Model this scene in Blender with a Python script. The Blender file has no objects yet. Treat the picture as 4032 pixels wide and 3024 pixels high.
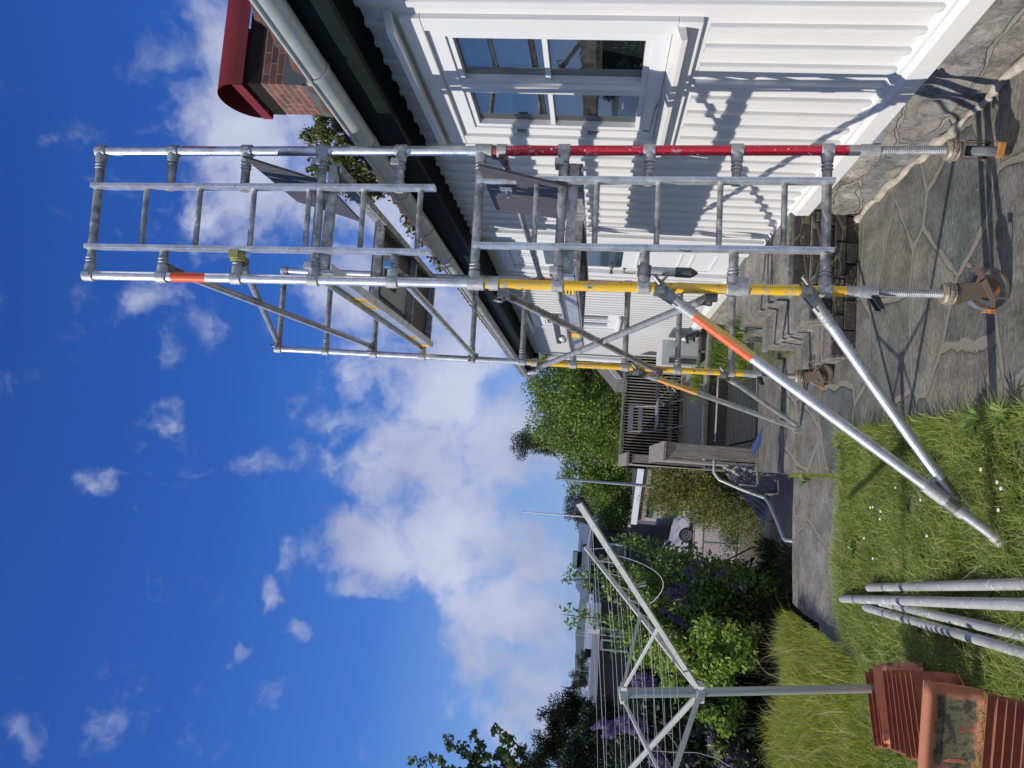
import bpy, math, random
import numpy as np
from mathutils import Vector, Matrix
sc = bpy.context.scene
COL = sc.collection
R = math.radians
# ---------------------------------------------------------------- camera
cd = bpy.data.cameras.new('camera'); cam = bpy.data.objects.new('camera', cd); COL.objects.link(cam)
eX = Vector((0.07492199, 0.10073551, -0.99208823)); eY = Vector((-0.99211288, 0.10779022, -0.06397895)); eF = Vector((0.10049246, 0.98905694, 0.10801686))
cam.matrix_world = Matrix.Translation((0, 0, 1.89)) @ Matrix([[eX[i], -eY[i], -eF[i]] for i in range(3)]).to_4x4()
cd.sensor_width = 36; cd.sensor_fit = 'HORIZONTAL'; cd.lens = 3028/4032*36
cd.clip_start = 0.05; cd.clip_end = 12000
sc.camera = cam
# ---------------------------------------------------------------- sky, sun, exposure
SUN_EL = R(37.5); sun_d = Vector((.777, .155, -.609)).normalized()
W = bpy.data.worlds.new('World'); sc.world = W; W.use_nodes = True
nt = W.node_tree; nt.nodes.clear(); N = nt.nodes.new; L = nt.links.new
sky = N('ShaderNodeTexSky'); sky.sky_type = 'NISHITA'; sky.sun_disc = False
sky.sun_elevation = SUN_EL; sky.sun_rotation = math.atan2(-.98, -.196); sky.altitude = 0; sky.air_density = 1.0; sky.dust_density = .3; sky.ozone_density = 4.0
tc = N('ShaderNodeTexCoord')
# deepen the clear blue towards the zenith and cool the horizon
sz = N('ShaderNodeSeparateXYZ'); L(tc.outputs['Generated'], sz.inputs[0])
gr_ = N('ShaderNodeValToRGB'); L(sz.outputs[2], gr_.inputs[0]); E_ = gr_.color_ramp.elements
E_[0].position = 0; E_[0].color = (2.5,4.2,7.6,1); E_[1].position = .75; E_[1].color = (.07,.55,2.95,1)
for p_, c_ in ((.10,(1.55,3.4,7.8,1)),(.25,(.45,1.80,6.4,1)),(.45,(.16,1.02,4.75,1))): q_ = E_.new(p_); q_.color = c_
hs = N('ShaderNodeMix'); hs.data_type = 'RGBA'; hs.inputs[0].default_value = .88; L(sky.outputs[0], hs.inputs[6]); L(gr_.outputs[0], hs.inputs[7])
n1 = N('ShaderNodeTexNoise'); n1.inputs['Scale'].default_value = 9; n1.inputs['Detail'].default_value = 9; n1.inputs['Roughness'].default_value = .6; n1.inputs['Distortion'].default_value = .35
L(tc.outputs['Generated'], n1.inputs['Vector'])
# clouds: soft patches by compass direction, broken up by noise
BLOBS = [((-0.0096,0.9750,0.2219),6.5,1),((-0.1171,0.9600,0.2544),4.6,1),((-0.0790,0.9848,0.1549),6,1),((0.0208,0.9920,0.1242),6,1),((-0.1991,0.9744,0.1049),4.6,1),((-0.2955,0.9528,0.0701),4.2,1),((-0.2585,0.9573,0.1293),4,.9),((-0.2251,0.9724,0.0616),4.5,1),((-0.1355,0.9886,0.0662),4,1),((-0.1078,0.9877,0.1136),5,1),((0.0784,0.9711,0.2255),5,.95),((0.1210,0.9492,0.2906),3.5,.8),
 ((0.1609,0.9634,0.2143),6,.95),((0.2366,0.9392,0.2489),5,.8),((0.2054,0.9305,0.3032),5,.85),((0.2830,0.8915,0.3537),5,.85),((0.2918,0.8598,0.4191),5,.85),((0.3667,0.8287,0.4229),5.5,.95),((0.4417,0.7845,0.4352),4.2,.9),((0.4020,0.8347,0.3765),6,.95),((0.3372,0.8987,0.2804),6,.9),
 ((0.1671,0.8506,0.4985),2.0,.72),((0.1355,0.8704,0.4733),2.0,.74),((0.0982,0.8597,0.5013),1.7,.7),((0.0283,0.8618,0.5064),1.2,.62),((0.0574,0.9363,0.3465),2.0,.75),((0.0408,0.9470,0.3187),1.8,.72),((-0.0081,0.9302,0.3670),1.7,.7),((-0.0142,0.9463,0.3229),1.9,.72),((-0.0270,0.9131,0.4069),2,.68),
 ((-0.1443,0.9296,0.3392),1.5,.8),((-0.1879,0.9116,0.3657),1.1,.74),((-0.2299,0.9142,0.3337),1.1,.66),((-0.2523,0.8876,0.3854),.9,.66),((-0.2896,0.8964,0.3357),1.2,.62),((-0.3172,0.7718,0.5511),1.6,.66),((-0.0471,0.8304,0.5552),1,.6),((0.2481,0.8478,0.4687),1.6,.7),
 ((0,-.85,.52),38,1),((-.75,-.6,.28),26,1),((.6,-.75,.28),26,1),((.2,-.35,.92),20,.8),((-.5,-.5,.7),20,.9)]  # unseen clouds behind and overhead, added to neutralise the blue ambient light
wn_ = N('ShaderNodeTexNoise'); wn_.inputs['Scale'].default_value = 4.5; wn_.inputs['Detail'].default_value = 5; wn_.inputs['Roughness'].default_value = .6; L(tc.outputs['Generated'], wn_.inputs['Vector'])
ws_ = N('ShaderNodeVectorMath'); ws_.operation = 'MULTIPLY_ADD'; ws_.inputs[1].default_value = (.20,.20,.20); ws_.inputs[2].default_value = (-.10,-.10,-.10); L(wn_.outputs['Color'], ws_.inputs[0])
wd_ = N('ShaderNodeVectorMath'); L(tc.outputs['Generated'], wd_.inputs[0]); L(ws_.outputs[0], wd_.inputs[1])
acc = None
for c, rad, w in BLOBS:
    dd = N('ShaderNodeVectorMath'); dd.operation = 'DISTANCE'; dd.inputs[1].default_value = c; L(wd_.outputs[0], dd.inputs[0])
    mr = N('ShaderNodeMapRange'); mr.interpolation_type = 'SMOOTHSTEP'
    mr.inputs['From Min'].default_value = math.tan(R(rad))*(1.4 if rad > 3 else 1.75); mr.inputs['From Max'].default_value = 0; mr.inputs['To Min'].default_value = 0; mr.inputs['To Max'].default_value = w if rad > 3 else w*.78
    L(dd.outputs['Value'], mr.inputs['Value'])
    if acc is None: acc = mr.outputs[0]
    else:
        mx = N('ShaderNodeMath'); mx.operation = 'SMOOTH_MAX'; mx.inputs[2].default_value = .12; L(acc, mx.inputs[0]); L(mr.outputs[0], mx.inputs[1]); acc = mx.outputs[0]
n3 = N('ShaderNodeTexNoise'); n3.inputs['Scale'].default_value = 26; n3.inputs['Detail'].default_value = 6; n3.inputs['Roughness'].default_value = .55; n3.inputs['Distortion'].default_value = .5; L(wd_.outputs[0], n3.inputs['Vector'])
nm = N('ShaderNodeMix'); nm.data_type = 'FLOAT'; nm.inputs[0].default_value = .42; L(n1.outputs['Fac'], nm.inputs[2]); L(n3.outputs['Fac'], nm.inputs[3])
mul = N('ShaderNodeMath'); mul.operation = 'MULTIPLY_ADD'; mul.inputs[1].default_value = 2.7; mul.inputs[2].default_value = -1.42; L(nm.outputs[0], mul.inputs[0])
add = N('ShaderNodeMath'); add.operation = 'MULTIPLY_ADD'; add.inputs[1].default_value = 1.3; L(acc, add.inputs[0]); L(mul.outputs[0], add.inputs[2])
cm_ = N('ShaderNodeMapRange'); cm_.interpolation_type = 'SMOOTHSTEP'; cm_.inputs['From Min'].default_value = .18; cm_.inputs['From Max'].default_value = 1.12; cm_.inputs['To Max'].default_value = .90
L(add.outputs[0], cm_.inputs['Value'])
n2 = N('ShaderNodeTexNoise'); n2.inputs['Scale'].default_value = 9; n2.inputs['Detail'].default_value = 5; L(tc.outputs['Generated'], n2.inputs['Vector'])
cr = N('ShaderNodeValToRGB'); cr.color_ramp.elements[0].position = .35; cr.color_ramp.elements[0].color = (3.7, 4.2, 6.1, 1); cr.color_ramp.elements[1].position = .7; cr.color_ramp.elements[1].color = (6.3, 6.7, 8.3, 1)
L(n2.outputs['Fac'], cr.inputs[0])
mixc = N('ShaderNodeMix'); mixc.data_type = 'RGBA'; L(cm_.outputs[0], mixc.inputs[0]); L(hs.outputs[2], mixc.inputs[6]); L(cr.outputs[0], mixc.inputs[7])
bg = N('ShaderNodeBackground'); bg.inputs['Strength'].default_value = .1; L(mixc.outputs[2], bg.inputs['Color'])
wo = N('ShaderNodeOutputWorld'); L(bg.outputs[0], wo.inputs[0])
sd = bpy.data.lights.new('sun', 'SUN'); sd.energy = 4.5; sd.angle = R(.5); sd.color = (1, .945, .85)
so = bpy.data.objects.new('sun', sd); COL.objects.link(so); so.rotation_euler = sun_d.to_track_quat('-Z', 'Y').to_euler(); so.location = (-10, -2, 12)
sc.view_settings.view_transform = 'Standard'; sc.view_settings.look = 'None'; sc.view_settings.exposure = 0; sc.view_settings.gamma = 1
sc.render.engine = 'CYCLES'; sc.render.resolution_x = 1024; sc.render.resolution_y = 768
# ---------------------------------------------------------------- mesh helpers
rng = np.random.default_rng(7); random.seed(7)
def V(a): return Vector(a)
class MB:
    """collects boxes, tubes and prisms; build() links them as one mesh object"""
    def __init__(s): s.v = []; s.f = []; s.sm = []; s.mi = []; s.m = 0
    def face(s, idx, smooth=False): s.f.append(idx); s.sm.append(smooth); s.mi.append(s.m)
    def poly(s, pts, smooth=False):
        b = len(s.v); s.v += [tuple(p) for p in pts]; s.face(list(range(b, b+len(pts))), smooth); return s
    def hexa(s, p):
        b = len(s.v); s.v += [tuple(q) for q in p]
        for q in ((0,3,2,1),(4,5,6,7),(0,1,5,4),(1,2,6,5),(2,3,7,6),(3,0,4,7)): s.face([b+i for i in q])
        return s
    def box(s, a, b):
        x0,y0,z0 = [min(a[i],b[i]) for i in range(3)]; x1,y1,z1 = [max(a[i],b[i]) for i in range(3)]
        return s.hexa([(x0,y0,z0),(x1,y0,z0),(x1,y1,z0),(x0,y1,z0),(x0,y0,z1),(x1,y0,z1),(x1,y1,z1),(x0,y1,z1)])
    def bar(s, p, q, w, h, up=(0,0,1)):
        """rectangular bar from p to q, w across, h along up"""
        p = V(p); q = V(q); d = (q-p).normalized(); u = V(up); a = d.cross(u)
        if a.length < 1e-4: a = d.cross(V((0,1,0)))
        a.normalize(); u = a.cross(d).normalized(); a *= w/2; u *= h/2
        return s.hexa([p-a-u, p+a-u, p+a+u, p-a+u, q-a-u, q+a-u, q+a+u, q-a+u])
    def tube(s, p, q, r, r2=None, n=14, cap=True):
        return s.path([p, q], [r, r if r2 is None else r2], n, cap)
    def path(s, pts, rad, n=12, cap=True):
        pts = [V(p) for p in pts]
        if not hasattr(rad, '__len__'): rad = [rad]*len(pts)
        rings = []; pa = None
        for i, p in enumerate(pts):
            d = (pts[min(i+1, len(pts)-1)] - pts[max(i-1, 0)]).normalized()
            if pa is None:
                a = d.orthogonal().normalized()
            else:
                a = (pa - d*pa.dot(d)); a = a.normalized() if a.length > 1e-5 else d.orthogonal().normalized()
            pa = a; b = d.cross(a)
            base = len(s.v); s.v += [tuple(p + (a*math.cos(t*2*math.pi/n) + b*math.sin(t*2*math.pi/n))*rad[i]) for t in range(n)]; rings.append(base)
        for i in range(len(rings)-1):
            for t in range(n): s.face([rings[i]+t, rings[i]+(t+1)%n, rings[i+1]+(t+1)%n, rings[i+1]+t], True)
        if cap:
            for k, rev in ((0, True), (-1, False)):
                ring = [s.v[rings[k]+t] for t in range(n)]
                s.poly(ring[::-1] if rev else ring)
        return s
    def lathe(s, o, ax, prof, n=24):
        """prof: (distance along ax, radius)"""
        o = V(o); ax = V(ax).normalized(); a = ax.orthogonal().normalized(); b = ax.cross(a); rings = []
        for h, r in prof:
            base = len(s.v); s.v += [tuple(o + ax*h + (a*math.cos(t*2*math.pi/n)+b*math.sin(t*2*math.pi/n))*r) for t in range(n)]; rings.append(base)
        for i in range(len(rings)-1):
            for t in range(n): s.face([rings[i]+t, rings[i]+(t+1)%n, rings[i+1]+(t+1)%n, rings[i+1]+t], False)
        return s
    def prism(s, pts, ext):
        """planar outline pts extruded by vector ext"""
        e = V(ext); n = len(pts); b = len(s.v); s.v += [tuple(p) for p in pts]; s.v += [tuple(V(p)+e) for p in pts]
        s.face([b+i for i in range(n)][::-1]); s.face([b+n+i for i in range(n)])
        for i in range(n): s.face([b+i, b+(i+1)%n, b+n+(i+1)%n, b+n+i])
        return s
    def build(s, name, m, parent=None, bevel=0, label=None):
        me = bpy.data.meshes.new(name); me.from_pydata(s.v, [], s.f)
        me.polygons.foreach_set('use_smooth', s.sm)
        for q in (m if isinstance(m, (list, tuple)) else [m]): me.materials.append(q)
        if any(s.mi): me.polygons.foreach_set('material_index', s.mi)
        me.update(); o = bpy.data.objects.new(name, me); COL.objects.link(o)
        if bevel:
            bm = o.modifiers.new('b', 'BEVEL'); bm.width = bevel; bm.segments = 2; bm.limit_method = 'ANGLE'
        if parent: o.parent = parent
        if label: o['label'] = label
        return o
def tag(o, label, cat, group=None, kind=None):
    if label: o['label'] = label
    if cat: o['category'] = cat
    if group: o['group'] = group
    if kind: o['kind'] = kind
    return o
def thing(name, label, cat, group=None):
    o = bpy.data.objects.new(name, None); COL.objects.link(o); o.empty_display_size = .1
    return tag(o, label, cat, group)
def structure(o): o['kind'] = 'structure'; return o
def lerp(a, b, t): return V(a)*(1-t) + V(b)*t
def raw(name, verts, sizes, idx, m, parent=None, smooth=False):
    """fast mesh from numpy arrays"""
    me = bpy.data.meshes.new(name); me.vertices.add(len(verts)); me.vertices.foreach_set('co', np.ascontiguousarray(verts, dtype=np.float32).ravel())
    sizes = np.asarray(sizes, np.int32); st = np.concatenate(([0], np.cumsum(sizes)[:-1])).astype(np.int32)
    me.loops.add(int(sizes.sum())); me.loops.foreach_set('vertex_index', np.asarray(idx, np.int32))
    me.polygons.add(len(sizes)); me.polygons.foreach_set('loop_start', st); me.polygons.foreach_set('loop_total', sizes)
    if smooth: me.polygons.foreach_set('use_smooth', np.ones(len(sizes), bool))
    me.materials.append(m); me.update(calc_edges=True); me.validate()
    o = bpy.data.objects.new(name, me); COL.objects.link(o)
    if parent: o.parent = parent
    return o
def leaves(name, m, clumps, per, size, parent=None, asp=.55, up=0.0, fall=.5):
    """leaf-sized faces scattered through clumps (x,y,z,r[,squash])"""
    C = np.array([(c[0],c[1],c[2]) for c in clumps]); r = np.array([c[3] for c in clumps])
    w = r**2; cnt = np.maximum((per*w/w.sum()).astype(int), 3); k = np.repeat(np.arange(len(C)), cnt); n = len(k)
    d = rng.normal(size=(n,3)); d /= np.linalg.norm(d, axis=1)[:,None]; rr = r[k]*rng.random(n)**fall*(.85+.35*rng.random(n))
    P = C[k] + d*rr[:,None]
    a = rng.normal(size=(n,3)); a[:,2] += up; a += d*.5; a /= np.linalg.norm(a, axis=1)[:,None]
    b = np.cross(a, rng.normal(size=(n,3))); b /= np.linalg.norm(b, axis=1)[:,None]
    s = size*(.6+.8*rng.random(n))[:,None]
    nn = np.cross(a, b)
    vs = np.stack([P - a*s*.5, P + b*s*asp*.5 + nn*s*.12, P + a*s*.5, P - b*s*asp*.5 + nn*s*.12], axis=1).reshape(-1,3)
    idx = np.arange(n*4).reshape(n,4)
    tri = np.stack([idx[:,0],idx[:,1],idx[:,2], idx[:,0],idx[:,2],idx[:,3]], axis=1).ravel()
    return raw(name, vs, np.full(n*2, 3), tri, m, parent)
def blades(name, m, P, h, w, lean=.35, parent=None, ldir=None):
    n = len(P); th = rng.random(n)*2*np.pi; side = np.stack([np.cos(th), np.sin(th), 0*th], 1)
    ln = np.stack([rng.normal(size=n), rng.normal(size=n), 0*th], 1)*lean
    if ldir is not None: ln += np.array(ldir)
    hh = (h*(.45+.85*rng.random(n)))[:,None]; w = (w*(.7+.6*rng.random(n)))[:,None]; upv = np.array([0,0,1.])
    m1 = P + upv*hh*.6 + ln*hh*.3; t = P + upv*hh*.95 + ln*hh
    vs = np.stack([P - side*w/2, P + side*w/2, m1 + side*w*.4, m1 - side*w*.4, t], 1).reshape(-1,3)
    b = np.arange(n)[:,None]*5
    idx = np.concatenate([b+0,b+1,b+2,b+3, b+3,b+2,b+4], 1).ravel()
    return raw(name, vs, np.tile([4,3], n), idx, m, parent)
def limb(mb, pts, r0, r1, n=8):
    k = len(pts); mb.path(pts, [r0+(r1-r0)*i/(k-1) for i in range(k)], n)
def wiggle(p, q, k=4, amp=.1):
    p = V(p); q = V(q); ln = (q-p).length; out = [p]
    for i in range(1, k): out.append(lerp(p, q, i/k) + V((random.gauss(0,1), random.gauss(0,1), random.gauss(0,.5)))*amp*ln*.5)
    return out+[q]
# ---------------------------------------------------------------- materials
def mat(name, col, rough=.6, metal=0, var=.0, vs=6, bump=0, bs=30, col2=None, fac=None, stretch=None, spec=None, coat=0, transl=0, flecks=None, island=None, ior=None, detail=6, w2=.5):
    m = bpy.data.materials.new(name); m.use_nodes = True; t = m.node_tree; b = t.nodes['Principled BSDF']; l = t.links.new; n = t.nodes.new
    b.inputs['Roughness'].default_value = rough; b.inputs['Metallic'].default_value = metal; b.inputs['Base Color'].default_value = (*col, 1)
    if ior: b.inputs['IOR'].default_value = ior
    if spec is not None: b.inputs['Specular IOR Level'].default_value = spec
    if coat: b.inputs['Coat Weight'].default_value = coat
    co = n('ShaderNodeTexCoord'); mp = n('ShaderNodeMapping'); l(co.outputs['Object'], mp.inputs[0])
    if stretch: mp.inputs['Scale'].default_value = stretch
    src = None
    if var or col2:
        nz = n('ShaderNodeTexNoise'); nz.inputs['Scale'].default_value = vs; nz.inputs['Detail'].default_value = detail; nz.inputs['Roughness'].default_value = .65; l(mp.outputs[0], nz.inputs['Vector'])
        c2 = col2 or tuple(c*(1-var) for c in col); c1 = col if col2 else tuple(min(1, c*(1+var)) for c in col)
        rp = n('ShaderNodeValToRGB'); l(nz.outputs['Fac'], rp.inputs[0])
        a0, a1 = fac or (.38, .62)
        rp.color_ramp.elements[0].position = a0; rp.color_ramp.elements[0].color = (*c1, 1); rp.color_ramp.elements[1].position = a1; rp.color_ramp.elements[1].color = (*c2, 1)
        src = rp.outputs[0]
    if island:
        g = n('ShaderNodeNewGeometry'); rp2 = n('ShaderNodeValToRGB'); l(g.outputs['Random Per Island'], rp2.inputs[0])
        e = rp2.color_ramp.elements
        while len(e) < len(island): e.new(.5)
        for i, c in enumerate(island): e[i].position = i/(len(island)-1); e[i].color = (*c, 1)
        if src is None: src = rp2.outputs[0]
        else:
            mx = n('ShaderNodeMix'); mx.data_type = 'RGBA'; mx.inputs[0].default_value = w2; l(src, mx.inputs[6]); l(rp2.outputs[0], mx.inputs[7]); src = mx.outputs[2]
    if flecks:
        fn = n('ShaderNodeTexNoise'); fn.inputs['Scale'].default_value = flecks[0]; fn.inputs['Detail'].default_value = 4; l(co.outputs['Object'], fn.inputs['Vector'])
        fm = n('ShaderNodeMapRange'); fm.inputs['From Min'].default_value = flecks[1]; fm.inputs['From Max'].default_value = flecks[1]+.02; l(fn.outputs['Fac'], fm.inputs['Value'])
        fx = n('ShaderNodeMix'); fx.data_type = 'RGBA'; l(fm.outputs[0], fx.inputs[0]); fx.inputs[7].default_value = (*flecks[2], 1)
        if src: l(src, fx.inputs[6])
        else: fx.inputs[6].default_value = (*col, 1)
        src = fx.outputs[2]
    if src: l(src, b.inputs['Base Color'])
    if bump:
        nb = n('ShaderNodeTexNoise'); nb.inputs['Scale'].default_value = bs; nb.inputs['Detail'].default_value = 5; l(mp.outputs[0], nb.inputs['Vector'])
        bp = n('ShaderNodeBump'); bp.inputs['Strength'].default_value = bump; bp.inputs['Distance'].default_value = .01; l(nb.outputs['Fac'], bp.inputs['Height']); l(bp.outputs[0], b.inputs['Normal'])
    if transl:
        tr = n('ShaderNodeBsdfTranslucent'); mxs = n('ShaderNodeMixShader'); mxs.inputs[0].default_value = transl
        if src: l(src, tr.inputs[0])
        else: tr.inputs[0].default_value = (*col, 1)
        out = t.nodes['Material Output']; l(b.outputs[0], mxs.inputs[1]); l(tr.outputs[0], mxs.inputs[2]); l(mxs.outputs[0], out.inputs[0])
    return m
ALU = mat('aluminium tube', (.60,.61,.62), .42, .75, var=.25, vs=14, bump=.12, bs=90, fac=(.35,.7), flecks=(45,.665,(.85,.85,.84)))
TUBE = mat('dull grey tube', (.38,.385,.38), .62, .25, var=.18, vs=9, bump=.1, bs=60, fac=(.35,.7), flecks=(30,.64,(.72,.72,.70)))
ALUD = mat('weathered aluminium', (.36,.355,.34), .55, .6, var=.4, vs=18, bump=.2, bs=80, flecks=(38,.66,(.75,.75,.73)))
CAST = mat('cast aluminium', (.42,.42,.42), .6, .5, var=.15, vs=30, bump=.2, bs=150)
GALV = mat('galvanised steel', (.33,.345,.35), .55, .6, var=.2, vs=22, bump=.1)
STEEL = mat('dark steel', (.24,.235,.22), .45, .8, var=.3, vs=30)
YEL = mat('yellow worn paint', (.78,.46,.02), .42, 0, col2=(.42,.37,.28), fac=(.56,.585), vs=20, stretch=(2,2,.7), bump=.1, bs=60, flecks=(34,.655,(.12,.10,.07)))
RED = mat('red worn paint', (.56,.014,.035), .38, 0, col2=(.55,.30,.30), fac=(.60,.62), vs=30, stretch=(1,1,.6), bump=.1, bs=60, flecks=(50,.66,(.8,.72,.70)))
YLB = mat('yellow sticker', (.80,.50,.04), .5, 0, var=.1)
ORG = mat('orange red tape', (.78,.10,.02), .5, 0, col2=(.7,.3,.1), fac=(.6,.68), vs=25)
TAPEY = mat('faded yellow tape', (.72,.45,.12), .55, 0, col2=(.75,.6,.35), fac=(.45,.7), vs=30)
WHITE = mat('white house paint', (.65,.65,.638), .45, 0, var=.02, vs=3, bump=.06, bs=25)
WHITE2 = mat('white window paint', (.67,.675,.68), .35, 0, var=.01)
GLASS = mat('window glass', (.012,.016,.018), .01, 0, ior=3.2)
GLASSF = mat('far window glass', (.02,.04,.04), .05, 0, ior=1.9)
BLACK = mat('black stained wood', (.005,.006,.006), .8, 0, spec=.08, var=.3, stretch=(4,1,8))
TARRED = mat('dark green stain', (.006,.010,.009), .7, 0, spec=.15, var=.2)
ZINC = mat('zinc gutter', (.50,.52,.50), .5, .35, var=.12, vs=5, bump=.05)
TILE = mat('weathered clay tile', (.11,.045,.03), .85, 0, col2=(.05,.032,.027), vs=9, bump=.3)
TERRA = mat('terracotta tile', (.44,.15,.08), .85, 0, col2=(.24,.08,.045), vs=12, bump=.2, fac=(.3,.7))
TERRAB = mat('lichen covered tile', (.50,.19,.10), .85, 0, col2=(.05,.048,.04), vs=22, bump=.35, fac=(.42,.56))
REDM = mat('red sheet metal', (.17,.012,.009), .55, 0, var=.1, vs=4)
PLY = mat('dark film plywood', (.055,.048,.055), .55, 0, col2=(.10,.09,.09), vs=10, stretch=(1,6,1), fac=(.45,.75))
PLYU = mat('grey brown plywood', (.12,.105,.09), .7, 0, var=.2, vs=10, stretch=(10,1,1))
BLKP = mat('black plastic', (.02,.022,.025), .4)
RUST = mat('rusty steel', (.30,.16,.05), .6, .2, col2=(.10,.06,.035), vs=25)
RUBBER = mat('grey wheel rubber', (.12,.13,.14), .6, 0, var=.2)
PLATE = mat('grey printed plate', (.42,.43,.42), .6)
WOOD = mat('weathered grey wood', (.30,.28,.25), .8, 0, col2=(.17,.155,.14), vs=5, stretch=(14,1.2,1.2), bump=.25, bs=12)
WOODV = mat('weathered post wood', (.30,.29,.26), .8, 0, col2=(.17,.155,.14), vs=5, stretch=(9,9,1), bump=.25, bs=12)
DARKW = mat('dark deck wood', (.09,.085,.08), .8, 0, var=.3, vs=6, stretch=(1,10,10))
PALEW = mat('pale slat wood', (.42,.40,.33), .8, 0, var=.15)
PLAS = mat('grey blue plastic', (.27,.29,.34), .5)
BLUE = mat('blue plastic', (.012,.045,.17), .4)
ROPE = mat('pale clothes line', (.62,.62,.58), .7)
ROCK = mat('natural rock', (.36,.33,.29), .9, 0, col2=(.17,.17,.18), vs=3, bump=.8, bs=7, stretch=(1,1,3))
def lichen_mat():
    m = bpy.data.materials.new('lichen covered tile'); m.use_nodes = True; t = m.node_tree; b = t.nodes['Principled BSDF']; l = t.links.new; n = t.nodes.new; b.inputs['Roughness'].default_value = .85
    co = n('ShaderNodeTexCoord'); sp = n('ShaderNodeSeparateXYZ'); l(co.outputs['Object'], sp.inputs[0])
    nz = n('ShaderNodeTexNoise'); nz.inputs['Scale'].default_value = 14; nz.inputs['Detail'].default_value = 9; nz.inputs['Roughness'].default_value = .7; l(co.outputs['Object'], nz.inputs['Vector'])
    rp = n('ShaderNodeValToRGB'); l(nz.outputs['Fac'], rp.inputs[0]); e = rp.color_ramp.elements; e[0].position = .3; e[0].color = (.035,.033,.028,1); e[1].position = .75; e[1].color = (.42,.16,.08,1)
    for p, c in ((.46,(.055,.05,.042,1)),(.53,(.16,.16,.085,1)),(.60,(.12,.07,.045,1))): q = e.new(p); q.color = c
    ab = n('ShaderNodeMath'); ab.operation = 'ABSOLUTE'; l(sp.outputs[2], ab.inputs[0]); ax = n('ShaderNodeMath'); ax.operation = 'ABSOLUTE'; l(sp.outputs[0], ax.inputs[0])
    sc_ = n('ShaderNodeMath'); sc_.operation = 'MULTIPLY'; sc_.inputs[1].default_value = .5; l(ax.outputs[0], sc_.inputs[0]); mx = n('ShaderNodeMath'); mx.operation = 'MAXIMUM'; l(ab.outputs[0], mx.inputs[0]); l(sc_.outputs[0], mx.inputs[1])
    ad = n('ShaderNodeMath'); ad.operation = 'MULTIPLY_ADD'; ad.inputs[1].default_value = .06; l(nz.outputs['Fac'], ad.inputs[0]); l(mx.outputs[0], ad.inputs[2])
    mr = n('ShaderNodeMapRange'); mr.inputs['From Min'].default_value = .105; mr.inputs['From Max'].default_value = .125; l(ad.outputs[0], mr.inputs['Value'])
    mi = n('ShaderNodeMix'); mi.data_type = 'RGBA'; l(mr.outputs[0], mi.inputs[0]); l(rp.outputs[0], mi.inputs[6]); mi.inputs[7].default_value = (.50,.19,.10,1); l(mi.outputs[2], b.inputs['Base Color'])
    bp = n('ShaderNodeBump'); bp.inputs['Strength'].default_value = .5; bp.inputs['Distance'].default_value = .006; l(nz.outputs['Fac'], bp.inputs['Height']); l(bp.outputs[0], b.inputs['Normal']); return m
TERRAB = lichen_mat()
LEAF_BARK = mat('bark', (.10,.075,.055), .9, 0, var=.3, bump=.4)
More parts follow.
